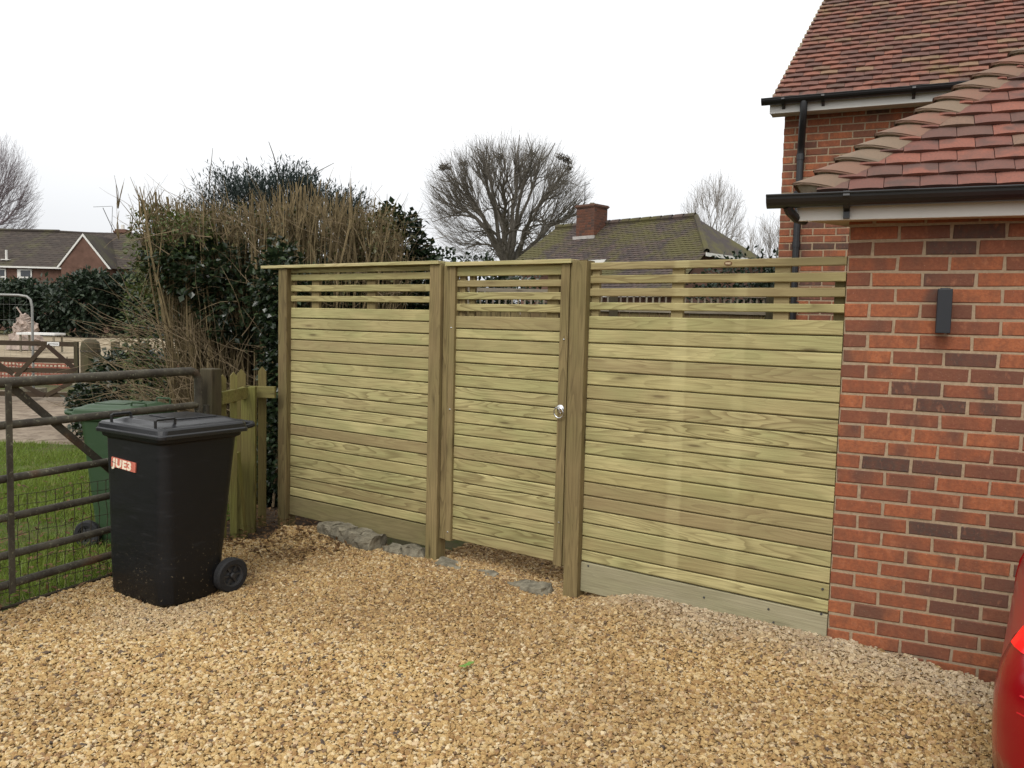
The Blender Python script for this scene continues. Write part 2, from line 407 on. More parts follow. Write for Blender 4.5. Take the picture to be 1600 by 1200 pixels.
# ------------------------------------------------------------------ frames of the place
FA = -.62038                                    # fence runs along this direction
FX, FY = Vector((.8137, -.5813, 0)), Vector((.5813, .8137, 0))
FO = FY * 4.3183                                # foot of the fence line
WA = math.atan2(-.412, .911); TX, TY = Vector((.911, -.412, 0)), Vector((.412, .911, 0))
GC = Vector((1.638, 4.140, 0))                  # garage corner
HC = Vector((2.798, 8.940, 0))                  # house corner
def fpos(s, y=0, z=0): return FO - FX * s + FY * y + Vector((0, 0, z))
def sm(a, b, x):
    t = min(1, max(0, (x - a) / (b - a))); return t * t * (3 - 2 * t)
def gh(x, y):
    """height of the gravel"""
    p = Vector((x, y, 0)); f = p - FO; s = -f.dot(FX); d = f.dot(FY)      # d<0 in front of the fence
    z = .012 * mnoise.noise(Vector((x * 1.3, y * 1.3, 0))) + .006 * mnoise.noise(Vector((x * 4, y * 4, 3)))
    z += .085 * sm(2.48, 2.1, s) * sm(.8, 0, abs(d)) * (1 - sm(.9, 0, s) * .75)
    z += .035 * sm(4.0, 5.0, s) * sm(1.2, 0, abs(d))
    z -= .02 * sm(.4, 0, abs(s - 2.75)) * sm(.6, 0, abs(d))
    return z

# ------------------------------------------------------------------ ground
def sheet(name, poly, z, m):
    b = MB(); b.add([(x, y, z) for x, y in poly], [tuple(range(len(poly)))])
    return struct(b.build(name, m))
sheet('ground', [(-400, -60), (400, -60), (400, 600), (-400, 600)], -.055, M['ground'])
sheet('track', [(-40, 10.2), (-3.2, 10.2), (-3.8, 17.0), (-40, 18.5)], -.035, M['track'])
sheet('building_site', [(-70, 24), (-10, 24), (-6, 57), (-70, 57)], -.04, M['sand'])
sheet('soil', [(-2.35, 5.6), (-1.2, 5.75), (-1.0, 7.0), (1.5, 9.2), (0, 11), (-4.6, 10.3), (-4.4, 7.6), (-2.4, 7.2)], -.03, M['soil'])

GO = Vector((-2.757, 4.42, 0)); GX = Vector((.4178, .9085, 0)); GN = Vector((-.9085, .4178, 0))   # metal gate line
def in_drive(x, y):
    p = Vector((x, y, 0))
    if (p - GO).dot(GN) > .02 + .04 * mnoise.noise(Vector((x * 5, y * 5, 0))): return False
    if (p - GC).dot(TY) > .03 and (p - FO).dot(FX) > -1.0: return False
    d = (p - FO).dot(FY); s = -(p - FO).dot(FX)
    if d > .02 and not (d < 1.3 and 1.1 < s < 3.75): return False
    if s > 4.2 and d > -.30 + .45 * sm(5.5, 4.4, s) - .12 * mnoise.noise(Vector((x * 3, y * 3, 5))): return False
    if y > 6.0 + .1 * mnoise.noise(Vector((x * 4, y * 4, 1))) and x < -1.75: return False
    return True
def drive_mesh(name, y0, x0, x1, y1, st, m, dz=0):
    b = MB(); idx = {}
    nx, ny = int((x1 - x0) / st), int((y1 - y0) / st)
    def vid(i, j):
        if (i, j) not in idx:
            x, y = x0 + i * st, y0 + j * st
            idx[(i, j)] = len(b.v); b.v.append((x, y, gh(x, y) + dz)); b.c.append(b.col)
        return idx[(i, j)]
    for i in range(nx):
        for j in range(ny):
            if in_drive(x0 + (i + .5) * st, y0 + (j + .5) * st):
                b.f.append((vid(i, j), vid(i + 1, j), vid(i + 1, j + 1), vid(i, j + 1)))
    b.smooth = True
    return b.build(name, m)
struct(drive_mesh('drive', -1.5, -5.2, 5.0, 7.4, .07, M['bed'], -.0065))
gv = drive_mesh('gravel', 2.35, -3.9, 3.2, 7.4, .07, M['gravel'])
struct(gv, 'stuff')
# how pale each patch of gravel is: fresh limestone chippings along the right panel and the wall
pl = gv.data.attributes.new('pale', 'FLOAT', 'POINT'); vals = []
for v in gv.data.vertices:
    p = v.co; f = Vector((p.x, p.y, 0)) - FO; s = -f.dot(FX); d = -f.dot(FY); dw = -(Vector((p.x, p.y, 0)) - GC).dot(TY)
    n_ = .25 * mnoise.noise(Vector((p.x * 2, p.y * 2, 9)))
    a = sm(2.5, 2.1, s) * sm(.45 + n_, .02, min(d, dw if s < 1.1 else 9)) + sm(.5, .1, (Vector((p.x, p.y)) - Vector((-1.9, 4.5))).length) * .45
    vals.append(min(1, a))
pl.data.foreach_set('value', vals)
# damp, dirtier patches and worn wheel tracks in the stone itself
tn = gv.data.attributes.new('dirt', 'FLOAT', 'POINT'); vals = []
for v in gv.data.vertices:
    p = v.co; q = Vector((p.x, p.y, 0)); s = -(q - FO).dot(FX); d = -(q - FO).dot(FY)
    a = .36 + .6 * mnoise.noise(Vector((p.x * .9, p.y * 1.4, 4))) + .35 * mnoise.noise(Vector((p.x * 3, p.y * 3, 7)))
    a += .35 * sm(1.6, .3, d) * sm(1.2, 2.4, s) + .25 * sm(3.6, 5.0, p.y) * sm(-1.4, -.4, p.x) - .3 * sm(4.6, 3.0, p.y) * sm(.6, -1.0, p.x)
    vals.append(max(0, min(1, a)))
tn.data.foreach_set('value', vals)
def gravel_nodes():
    g = bpy.data.node_groups.new('scatter_stones', 'GeometryNodeTree')
    g.interface.new_socket('Geometry', in_out='INPUT', socket_type='NodeSocketGeometry')
    g.interface.new_socket('Geometry', in_out='OUTPUT', socket_type='NodeSocketGeometry')
    n = g.nodes; L = g.links.new
    gi, go = n.new('NodeGroupInput'), n.new('NodeGroupOutput')
    dp = n.new('GeometryNodeDistributePointsOnFaces'); dp.distribute_method = 'RANDOM'
    dp.inputs['Density'].default_value = 8600; dp.inputs['Seed'].default_value = 3
    L(gi.outputs[0], dp.inputs['Mesh'])
    j = n.new('GeometryNodeJoinGeometry')
    for k in range(7):
        ic = n.new('GeometryNodeMeshIcoSphere'); ic.inputs['Radius'].default_value = .0070; ic.inputs['Subdivisions'].default_value = 2
        sp = n.new('GeometryNodeSetPosition'); nt = n.new('ShaderNodeTexNoise'); nt.noise_dimensions = '4D'
        nt.inputs['W'].default_value = k * 7.3; nt.inputs['Scale'].default_value = 100; nt.inputs['Detail'].default_value = 1
        ps = n.new('GeometryNodeInputPosition')
        L(ps.outputs[0], nt.inputs['Vector'])
        s1 = n.new('ShaderNodeVectorMath'); s1.operation = 'SUBTRACT'; s1.inputs[1].default_value = (.5, .5, .5); L(nt.outputs['Color'], s1.inputs[0])
        s2 = n.new('ShaderNodeVectorMath'); s2.operation = 'MULTIPLY'; s2.inputs[1].default_value = (.0185, .0185, .0185); L(s1.outputs[0], s2.inputs[0])
        s3 = n.new('ShaderNodeVectorMath'); s3.operation = 'ADD'; L(ps.outputs[0], s3.inputs[0]); L(s2.outputs[0], s3.inputs[1])
        s4 = n.new('ShaderNodeVectorMath'); s4.operation = 'MULTIPLY'
        s4.inputs[1].default_value = [(1.25, .85, .62), (1., .9, .7), (1.4, .8, .55), (1.1, 1., .6), (.95, .8, .75), (1.3, 1., .5), (1.05, .75, .7)][k]
        L(s3.outputs[0], s4.inputs[0]); L(ic.outputs[0], sp.inputs[0]); L(s4.outputs[0], sp.inputs['Position'])
        sh = n.new('GeometryNodeSetShadeSmooth'); L(sp.outputs[0], sh.inputs[0]); sh.inputs['Shade Smooth'].default_value = False
        smt = n.new('GeometryNodeSetMaterial'); smt.inputs['Material'].default_value = M['gravel']; L(sh.outputs[0], smt.inputs[0])
        gi2 = n.new('GeometryNodeGeometryToInstance'); L(smt.outputs[0], gi2.inputs[0]); L(gi2.outputs[0], j.inputs[0])
    rr = n.new('FunctionNodeRandomValue'); rr.data_type = 'FLOAT_VECTOR'; rr.inputs[0].default_value = (0, 0, 0); rr.inputs[1].default_value = (1, 1, 1); rr.inputs['Seed'].default_value = 5
    st = n.new('GeometryNodeStoreNamedAttribute'); st.data_type = 'FLOAT_VECTOR'; st.domain = 'POINT'; st.inputs['Name'].default_value = 'stone'
    L(dp.outputs['Points'], st.inputs[0]); L(rr.outputs[0], st.inputs['Value'])
    ro = n.new('FunctionNodeRandomValue'); ro.data_type = 'FLOAT_VECTOR'; ro.inputs[0].default_value = (-.5, -.5, 0); ro.inputs[1].default_value = (.5, .5, 6.28); ro.inputs['Seed'].default_value = 8
    rs = n.new('FunctionNodeRandomValue'); rs.data_type = 'FLOAT'; rs.inputs[2].default_value = 0; rs.inputs[3].default_value = 1; rs.inputs['Seed'].default_value = 11
    pw = n.new('ShaderNodeMath'); pw.operation = 'POWER'; pw.inputs[1].default_value = 3.0; L(rs.outputs[1], pw.inputs[0])
    ma = n.new('ShaderNodeMath'); ma.operation = 'MULTIPLY_ADD'; ma.inputs[1].default_value = 1.25; ma.inputs[2].default_value = .62; L(pw.outputs[0], ma.inputs[0])
    ip = n.new('GeometryNodeInstanceOnPoints'); ip.inputs['Pick Instance'].default_value = True
    L(st.outputs[0], ip.inputs['Points']); L(j.outputs[0], ip.inputs['Instance']); L(ro.outputs[0], ip.inputs['Rotation']); L(ma.outputs[0], ip.inputs['Scale'])
    L(ip.outputs[0], go.inputs[0])
    return g
gv.modifiers.new('stones', 'NODES').node_group = gravel_nodes()

# lawn beyond the metal gate
def in_lawn(x, y):
    if (Vector((x, y, 0)) - GO).dot(GN) < .06: return False
    if y > 10.35 + .25 * mnoise.noise(Vector((x * 1.5, 0, 2))): return False
    if x > -2.35 - max(0, y - 7) * .55: return False
    return True
sheet('lawn', [(-12, 1), (-4.4, 1), (-2.83, 4.40), (-2.25, 5.66), (-2.3, 7.0), (-4.6, 10.3), (-12, 10.45)], -.018, M['turf'])
b = MB()
n = 0
while n < 52000:
    y = U(4.0, 10.6); x = U(-.68 * y - .6, -.2 * y)
    if not in_lawn(x, y): continue
    n += 1
    den = mnoise.noise(Vector((x * 1.2, y * 1.2, 0)))
    if den < -.18 and random.random() < .75: continue
    b.rnd(); t = den * .5 + .5; b.col = (t * .6 + random.random() * .4, random.random() if random.random() < .5 else 0, 0, 1)
    h = U(.025, .06) * (1 + .4 * den); a = U(0, 6.28); w = U(.0025, .005); ln = U(.2, 1.1) * h; a2 = U(0, 6.28)
    dx, dy = math.cos(a) * w, math.sin(a) * w
    b.add([(x - dx, y - dy, -.02), (x + dx, y + dy, -.02), (x + math.cos(a2) * ln, y + math.sin(a2) * ln, h - .015)], [(0, 1, 2)])
struct(b.build('grass', M['blade']), 'stuff')
b = MB()
for k in range(1500):
    y = U(4.4, 8.2); x = U(-.66 * y, -.3 * y)
    if (Vector((x, y, 0)) - GO).dot(GN) < .0: continue
    if random.random() < .5 and y > 6: continue
    b.rnd(); b.leaf(Vector((x, y, .012 + U(0, .02))), Vector((U(-1, 1), U(-1, 1), U(-.2, .4))), Vector((0, 0, 1)), U(.03, .06), U(.02, .04))
for k in range(900):
    s = U(4.3, 6.0); d = U(-.75, .1); p = fpos(s, d)
    b.rnd(); b.leaf(p + Vector((0, 0, gh(p.x, p.y) + U(0, .02))), Vector((U(-1, 1), U(-1, 1), U(-.2, .5))), Vector((0, 0, 1)), U(.02, .05), U(.015, .03))
for k in range(70):
    p = Vector((U(-2.6, 2.2), U(3.0, 5.4), 0))
    if in_drive(p.x, p.y): b.rnd(); b.leaf(p + Vector((0, 0, gh(p.x, p.y) + .016)), Vector((U(-1, 1), U(-1, 1), U(-.1, .2))), Vector((0, 0, 1)), U(.018, .035), U(.012, .02))
struct(b.build('fallen_leaves', M['dead_leaf']), 'stuff')

# ------------------------------------------------------------------ timber fence
def boards(b, x0, x1, zs, y0=0, y1=.02, gap=.0065):
    for za, zb in zip(zs[:-1], zs[1:]):
        b.rnd(); j = U(-.0012, .0012)
        b.board(x0, x1, y0 + j, y1, min(za, zb) + gap * .5, max(za, zb) - gap * .5, .0045)
def battens(b, xs, z0, z1, y0=.021, y1=.045):
    for xa, xb in xs:
        b.rnd(); b.box(xa, xb, y0, y1, z0, z1)
def post(s0, s1, top, label, w=.1, y0=-.045):
    t = thing('fence_post', label, 'fence post', fpos((s0 + s1) / 2, y0 + .05), FA, 'square timber posts of the fence')
    b = MB(); b.rnd(); b.box(-w / 2, w / 2, -.05, .05, -.12, top)
    b.build('shaft', M['post'], t, .004)
    b = MB(); b.rnd(); b.prism([(-w / 2 + .002, -.048, top), (w / 2 - .002, -.048, top), (w / 2 - .002, .048, top), (-w / 2 + .002, .048, top)], (0, 0, .004))
    b.build('end_grain', M['post'], t)
    return t
post(5.336, 5.232, 2.018, 'square timber post at the hedge end of the fence, under the overhanging cap rail')
post(3.759, 3.659, 2.022, 'square brown timber post between the left fence panel and the gate')
post(2.631, 2.533, 2.020, 'square brown timber post between the gate latch and the right fence panel')
post(1.14, 1.06, 1.93, 'timber post behind the right panel end against the brick wall', .08, .05)

# left panel
SL = 4.54
t = thing('slatted_fence', 'left fence panel of pale horizontal boards with open slats on top, nearest the hedge', 'fence', fpos(SL), FA, 'slatted timber fence panels')
x0, x1 = SL - 5.268, SL - 3.762
zs = [1.7206 - k * .0839 for k in range(18)] + [.2235]
b = MB(); boards(b, x0, x1, zs); b.build('boards', M['wood'], t)
b = MB()
for za, zb in ((1.986, 2.018), (1.927, 1.975), (1.843, 1.892), (1.766, 1.810)):
    b.rnd(); b.board(x0, x1, U(-.001, .001), .02, za, zb, .004)
b.build('slats', M['wood'], t)
b = MB(); battens(b, [(x0, x0 + .05), (SL - 5.016, SL - 4.936), (SL - 4.419, SL - 4.335), (x1 - .05, x1)], .08, 2.016)
b.rnd(); b.box(x0 + .002, x1 - .002, .0225, .034, .10, 1.70); b.build('back_frame', M['post'], t)
b = MB(); b.rnd(); b.board(x0, x1, -.003, .022, .072, .218, .003); b.build('gravel_board', M['gravel_board'], t)
b = MB(); b.rnd(); b.box(SL - 5.527, SL - 3.668, -.065, .075, 2.0225, 2.045); b.build('cap_rail', M['cap'], t, .003)

# right panel
SR = 1.81
t = thing('slatted_fence', 'wide right fence panel with pale batten marks, butting the brick wall', 'fence', fpos(SR), FA, 'slatted timber fence panels')
x0, x1 = SR - 2.530, SR - 1.076
zs = [1.698] + [1.7024 - k * .0839 for k in range(1, 18)] + [.2065]
b = MB(); boards(b, x0, x1, zs); b.build('boards', M['wood_band'], t)
b = MB()
for za, zb in ((1.968, 2.011), (1.888, 1.935), (1.812, 1.859), (1.733, 1.777)):
    b.rnd(); b.board(x0, x1, U(-.001, .001), .02, za, zb, .004)
b.build('slats', M['wood_band'], t)
b = MB(); battens(b, [(x0, x0 + .05), (SR - 2.013, SR - 1.943), (SR - 1.435, SR - 1.355)], .08, 2.0)
b.rnd(); b.box(x0 + .002, x1 - .002, .0225, .034, .10, 1.69); b.build('back_frame', M['wood'], t)
b = MB(); b.rnd(); b.board(x0, x1, -.004, .022, .02, .201, .003); b.build('gravel_board', M['gravel_board_pale'], t)
b = MB()
ov = [(SR - 1.682 + .022 * math.cos(a * math.pi / 12), -.0035, 1.990 + .0125 * math.sin(a * math.pi / 12)) for a in range(24)]
b.prism(ov, (0, .004, 0)); st_ = b.build('stamp', plain('stamp_brown', (.12, .06, .025), .6, .3), t)
b = MB()
for k in range(5): b.box(SR - 1.682 - .013 + k * .0056, SR - 1.682 - .0095 + k * .0056, -.005, -.003, 1.985, 1.995)
b.build('stamp_marks', M['cream'], st_)
for xx, zz in ((x0 + .05, .185), (x1 - .66, .15), (x1 - .3, .165), (x1 - .27, .10), (x1 - .03, .2), (x1 - .03, .33)):
    b = MB(); b.revolve([(.0, -.002), (.006, -.002), (.006, .003), (0, .003)], 10, Matrix.Translation((xx, -.004, zz)) @ Matrix.Rotation(R(90), 4, 'X')); b.build('screw', M['ink'], t)

# gate
SG = 3.13
t = thing('garden_gate', 'boarded timber gate with ring latch between the two brown posts', 'gate', fpos(SG), FA)
x0, x1 = SG - 3.560, SG - 2.718
zs = [1.597] + [1.5307 - k * .0809 for k in range(0, 17)] + [.158]
b = MB(); boards(b, x0, x1, zs); b.build('boards', M['wood'], t)
b = MB()
for za, zb in ((1.942, 2.004), (1.872, 1.915), (1.790, 1.837), (1.712, 1.761)):
    b.rnd(); b.board(x0, x1, U(-.001, .001), .02, za, zb, .004)
b.build('slats', M['wood'], t)
b = MB(); b.rnd(); b.col = (.8, .4, .9, 1); b.board(x0, x1, -.004, .022, 1.600, 1.680, .003); b.build('cross_rail', M['wood'], t)
for s0, s1, z0 in ((3.602, 3.554, .150), (2.724, 2.662, .146)):
    b = MB(); b.rnd(); b.box(SG - s0, SG - s1, -.022, .024, z0, 2.006); b.build('stile', M['post'], t, .003)
for s0, s1 in ((3.655, 3.606), (2.658, 2.635)):
    b = MB(); b.rnd(); b.box(SG - s0, SG - s1, -.018, .03, .155, 2.012); b.build('stop_batten', M['post'], t, .003)
b = MB(); battens(b, [(SG - 3.465, SG - 3.421), (SG - 3.55, SG - 3.50), (SG - 2.846, SG - 2.763)], .16, 2.0)
b.rnd(); b.box(x0 + .002, x1 - .002, .0225, .034, .18, 1.67); b.build('back_frame', M['post'], t)
b = MB(); b.rnd(); b.box(SG - 3.626, SG - 2.642, -.045, .06, 2.0085, 2.034); b.build('cap_rail', M['cap'], t, .003)
b = MB(); Mx = Matrix.Translation((SG - 2.70, -.022, 1.125)) @ Matrix.Rotation(R(90), 4, 'X')
b.revolve([(0, 0), (.026, 0), (.026, .004), (.018, .008), (.010, .012), (.010, .022), (0, .024)], 20, Mx)
la = b.build('latch', M['chrome'], t, smooth=False)
b = MB(); b.tube([(SG - 2.70 + .033 * math.sin(a * math.pi / 12), -.043 - .004 * math.cos(a * math.pi / 12), 1.104 + .033 * math.cos(a * math.pi / 12)) for a in range(25)], .0045, 8)
b.build('ring_handle', M['chrome'], la, smooth=True)
for xx, zz in ((SG - 3.58, .21), (SG - 2.69, .42), (SG - 2.69, 1.55), (SG - 3.58, 1.6), (SG - 3.58, 1.05)):
    b = MB(); b.revolve([(0, 0), (.007, 0), (.005, .003), (0, .004)], 10, Matrix.Translation((xx, -.022, zz)) @ Matrix.Rotation(R(90), 4, 'X')); b.build('screw', M['chrome'], t)

# stone edging below the fence
def stone(cx, cy, cz, lx, ly, lz, rz, seed):
    b = MB(); b.rnd(); rs = random.Random(seed); g = lambda q: rs.uniform(-q, q)
    N_ = 5; idx = {}; vs = []; fs = []
    def vid(i, j, k):
        if (i, j, k) not in idx:
            p = Vector((i / N_ * 2 - 1, j / N_ * 2 - 1, k / N_ * 2 - 1))
            p = p.lerp(p.normalized() * 1.22, .22)
            q = Vector((p.x * lx / 2, p.y * ly / 2, p.z * lz / 2))
            q += Vector((mnoise.noise(q * 17 + Vector((seed, 0, 0))), mnoise.noise(q * 17 + Vector((0, seed, 0))), mnoise.noise(q * 17 + Vector((0, 0, seed))))) * .022
            q += Vector((g(.003), g(.003), g(.003)))
            q.x += q.z * sk[0]; q.y += q.x * sk[1]; q.z += q.x * sk[2]
            idx[(i, j, k)] = len(vs); vs.append(tuple(q))
        return idx[(i, j, k)]
    sk = (g(.25), g(.15), g(.15))
    for c in range(N_):
        for d in range(N_):
            for m in (0, N_):
                for ax in range(3):
                    def mk(a, e):
                        q = [a, e]; q.insert(ax, m); return vid(*q)
                    f = (mk(c, d), mk(c + 1, d), mk(c + 1, d + 1), mk(c, d + 1))
                    fs.append(f if (m > 0) != (ax == 1) else f[::-1])
    b.add(vs, fs)
    return b
ed = [(4.66, -.075, .075, .16, .15, .12), (4.52, -.085, .07, .15, .17, .13), (4.385, -.09, .065, .15, .16, .13), (4.24, -.10, .06, .17, .17, .135),
      (4.03, -.05, .02, .17, .13, .10), (3.86, -.03, .03, .14, .11, .12),
      (3.50, -.05, .004, .24, .13, .07), (3.26, -.055, -.004, .26, .12, .07), (3.01, -.06, -.010, .27, .12, .07), (2.80, -.07, .0, .17, .13, .10)]
lab = ['greenish edging stone at the left end of the row under the left fence panel', 'squared edging stone second from the left end of the row under the left panel', 'squared edging stone third from the left end under the left panel', 'largest edging stone bulging out from under the left fence panel',
       'low dark edging stone half buried just left of the post beside the gate', 'dark rounded edging stone touching the post on the hinge side of the gate', 'flat kerb stone under the gate beside its hinge post', 'flat kerb stone sunk in gravel under the gate, left of its middle',
       'flat kerb stone sunk in gravel under the gate, right of its middle', 'dark upright kerb stone beside the foot of the latch post']
for k, (q, l) in enumerate(zip(ed, lab)):
    o = stone(0, 0, 0, q[3], q[4], q[5], 0, k + 3).build('edging_stone', M['stone'], None)
    p = fpos(q[0], q[1]); o.location = (p.x, p.y, q[2] - .028); o.rotation_euler = (U(-.08, .08), U(-.08, .08), FA + U(-.1, .1))
    tag(o, l, 'stone', 'edging stones along the foot of the fence')

# ------------------------------------------------------------------ brickwork
def bricks(b, mo, L, z0, courses, x0=0, phase=0, joint=.0135):
    cp = .075
    for k in range(courses):
        za = z0 + k * cp + joint * .5; zb = za + cp - joint
        x = x0 - (.1125 if (k + phase) % 2 else 0)
        while x < L:
            xa, xb = max(x, x0) + (joint * .5 if x >= x0 else 0), min(x + .225, L) - joint * .5
            if xb - xa > .02:
                b.rnd(); j = lambda: U(-.0028, .0028)
                e = .0035
                f = U(-.002, .0015); za_, zb_ = za, zb; za, zb = za_ + U(-.0015, .0015), zb_ + U(-.0015, .0015)
                vs = [(xa, .014, za), (xb, .014, za), (xb, .014, zb), (xa, .014, zb),
                      (xa + j(), .003, za + j()), (xb + j(), .003, za + j()), (xb + j(), .003, zb + j()), (xa + j(), .003, zb + j()),
                      (xa + e, f, za + e), (xb - e, f, za + e), (xb - e, f, zb - e), (xa + e, f, zb - e)]
                b.add(vs, [(0, 1, 5, 4), (1, 2, 6, 5), (2, 3, 7, 6), (3, 0, 4, 7), (4, 5, 9, 8), (5, 6, 10, 9), (6, 7, 11, 10), (7, 4, 8, 11), (8, 9, 10, 11)])
                za, zb = za_, zb_
            x += .225
    mo.box(x0 + .002, L - .002, .0045, .10, z0 - .15, z0 + courses * cp)
def placed(o, loc, rz):
    o.location = loc; o.rotation_euler = (0, 0, rz); return o
def skew_wall(parent, loc, rz, L, z0, n, ph):
    """brick wall part with its mortar as a sub-part"""
    bb, mo = MB(), MB(); bricks(bb, mo, L, z0, n, 0, ph)
    w = placed(bb.build('wall', M['brick'], parent), loc, rz)
    mo.build('mortar', M['mortar'], w)
    return w
MANG = math.atan2(.983, .186)       # direction of the side walls in the buildings' own frames

def tiles(b, x0f, x1f, y0, z0, pitch, rows, gauge, tw, thick=.014, length=.15, camber=.004, jit=.003, lift=.024, nx=3):
    cp, sp = math.cos(pitch), math.sin(pitch)
    def P(x, d, h): return (x, y0 + d * cp - h * sp, z0 + d * sp + h * cp)
    for r in range(rows):
        d = r * gauge; xe = x1f(d); xs = x0f(d)
        x = math.floor(xs / tw - 1) * tw + (tw * .5 if r % 2 else 0)
        while x < xe:
            xa, xb = max(x, xs), min(x + tw - .003, xe)
            if xb - xa > .02:
                b.rnd(); dj = U(-jit, jit); hj = U(-.0015, .0022); rj = U(-jit, jit) * .6
                vs = []; us = [i / (nx - 1) for i in range(nx)]
                for dd, h in ((d - .012 + dj, lift), (d + gauge * .5, lift * .8), (d + length, .004), (None, lift - thick)):
                    for u in us:
                        vs.append(P(xa + (xb - xa) * u, (d - .008 + dj if dd is None else dd) + rj * (u - .5), h + hj + camber * (1 - (2 * u - 1) ** 2)))
                fs = []
                for i in range(nx - 1):
                    fs += [(i, i + 1, nx + i + 1, nx + i), (nx + i, nx + i + 1, 2 * nx + i + 1, 2 * nx + i), (3 * nx + i, 3 * nx + i + 1, i + 1, i)]
                b.add(vs, fs + [(3 * nx, 0, nx, 2 * nx), (2 * nx - 1 + nx, 2 * nx - 1, nx - 1, 4 * nx - 1)])
            x += tw

# ---- garage
t = thing('garage', 'low red brick garage wing with hipped clay tile roof, nearest on the right', 'building', GC, WA)
skew_wall(t, (0, 0, 0), 0, 3.6, -.015, 30, 0)
skew_wall(t, (.186 * 4.7, .983 * 4.7, 0), MANG + math.pi, 4.62, .06, 29, 0)
b = MB(); b.box(-.232, 3.6, -.16, -.14, 2.170, 2.252); b.build('fascia', M['white'], t, .003)
b = MB(); b.prism([(-.23, -.139, 2.180), (3.6, -.139, 2.180), (3.6, .0, 2.180), (.0, .0, 2.180), (.07, .36, 2.180)], (0, 0, .012)); b.build('soffit', M['cream'], t)
# gutter
def gutter(b, x0, x1, yc, zc, r):
    secs = []
    for x in (x0, x1):
        ou = [(x, yc + r * math.cos(math.pi + a * math.pi / 10), zc + r * math.sin(math.pi + a * math.pi / 10)) for a in range(11)]
        inn = [(x, yc + (r - .004) * math.cos(2 * math.pi - a * math.pi / 10), zc + (r - .004) * math.sin(2 * math.pi - a * math.pi / 10)) for a in range(11)]
        secs.append(ou + inn)
    b.loft(secs)
    b.tube([(x0, yc - r, zc), (x1, yc - r, zc)], .006, 6)
b = MB(); gutter(b, -.365, 3.6, -.215, 2.282, .056)
b.prism([(-.365, -.215 + .054 * math.cos(math.pi + a * math.pi / 10), 2.282 + .054 * math.sin(math.pi + a * math.pi / 10)) for a in range(11)], (.004, 0, 0))
gt = b.build('gutter', M['black_pvc'], t, smooth=False)
for xx in (-.02, .95, 1.9):
    b = MB(); b.box(xx, xx + .028, -.185, -.161, 2.175, 2.285)
    b.prism([(xx, -.162, 2.20), (xx, -.162, 2.225), (xx, -.272, 2.29), (xx, -.276, 2.268), (xx, -.225, 2.216)], (.028, 0, 0)); b.build('bracket', M['black_pvc'], gt)
b = MB(); b.tube([(-.27, -.215, 2.235), (-.26, -.20, 2.21), (-.235, -.15, 2.185), (-.20, -.09, 2.18)], .022, 10); b.build('outlet', M['black_pvc'], gt)
# roof
RP = math.atan2(.935, .983); A0 = Vector((-.24, -.205, 2.284)); hb = Vector((1.186, .983, .935))      # eave corner and hip direction (run .983 -> rise .983)
b = MB(); hipx = lambda d: A0.x + 1.186 / .983 * d * math.cos(RP) + .10
tiles(b, hipx, lambda d: 3.6, A0.y, A0.z, RP, 30, .098, .150, .019, .16, .0042, .004, .036, 6)
rf = b.build('roof', M['tile'], t)
b = MB(); k = 2.1
b.add([tuple(A0 + Vector((0, 0, -.01))), (3.6, A0.y, A0.z - .01), (3.6, A0.y + .983 * k, A0.z - .01 + .935 * k), tuple(A0 + hb * k - Vector((0, 0, .01)))], [(0, 1, 2, 3)])
b.add([tuple(A0 + Vector((0, 0, -.01))), tuple(A0 + hb * k - Vector((0, 0, .01))), tuple(A0 + Vector((.186 * 4, .983 * 4, -.01)))], [(0, 1, 2)])
b.build('roof_deck', M['tile'], rf)
hd = hb.normalized(); side = Vector((0, 0, 1)).cross(hd).normalized() * -1; upv = hd.cross(side) * -1
if upv.z < 0: upv = -upv
step = .098 * hb.length / math.hypot(.983, .935)
for q in range(24):
    p = A0 + hd * (q * step + .02)
    b = MB(); b.rnd(); secs = []
    for u in (0, .35, .7, 1.0):
        Wd = .138 - .045 * u; sec = []
        for a in range(-6, 7):
            k = a / 6
            sec.append(p + hd * (u * .24 + abs(k) ** 1.3 * .105) + side * (k * Wd) + upv * (-.65 * Wd * abs(k) ** 1.75 + .010 + .05 * (1 - u) * (1 - .25 * abs(k))))
        secs.append([tuple(x) for x in sec] + [tuple(x - upv * .013) for x in sec[::-1]])
    b.loft(secs)
    bo = b.build('hip_tile', M['bonnet'], t, smooth=False)
    b = MB(); rim = [Vector(x) for x in secs[0][:13]]
    fr = [tuple(r_ + hd * .014 - upv * .006) for r_ in rim]; base = [tuple(r_ + hd * (.03 + U(-.004, .004)) - upv * .075) for r_ in rim]
    b.loft([fr, base], False, False)
    b.build('mortar_bed', M['render_mortar'], bo)
# wall light
t = thing('wall_light', 'black oblong up and down light fixed to the garage brickwork', 'wall light', GC + TX * .435, WA)
b = MB(); b.box(-.031, .031, -.085, -.02, 1.645, 1.852); b.build('housing', M['light_metal'], t, .003)
b = MB(); b.box(-.026, .026, -.021, .006, 1.69, 1.81); b.build('back_plate', M['light_metal'], t)
b = MB(); b.revolve([(0, -.001), (.022, -.001), (.022, .003), (0, .003)], 16, Matrix.Translation((0, -.052, 1.853))); b.build('lens', M['glass'], t)

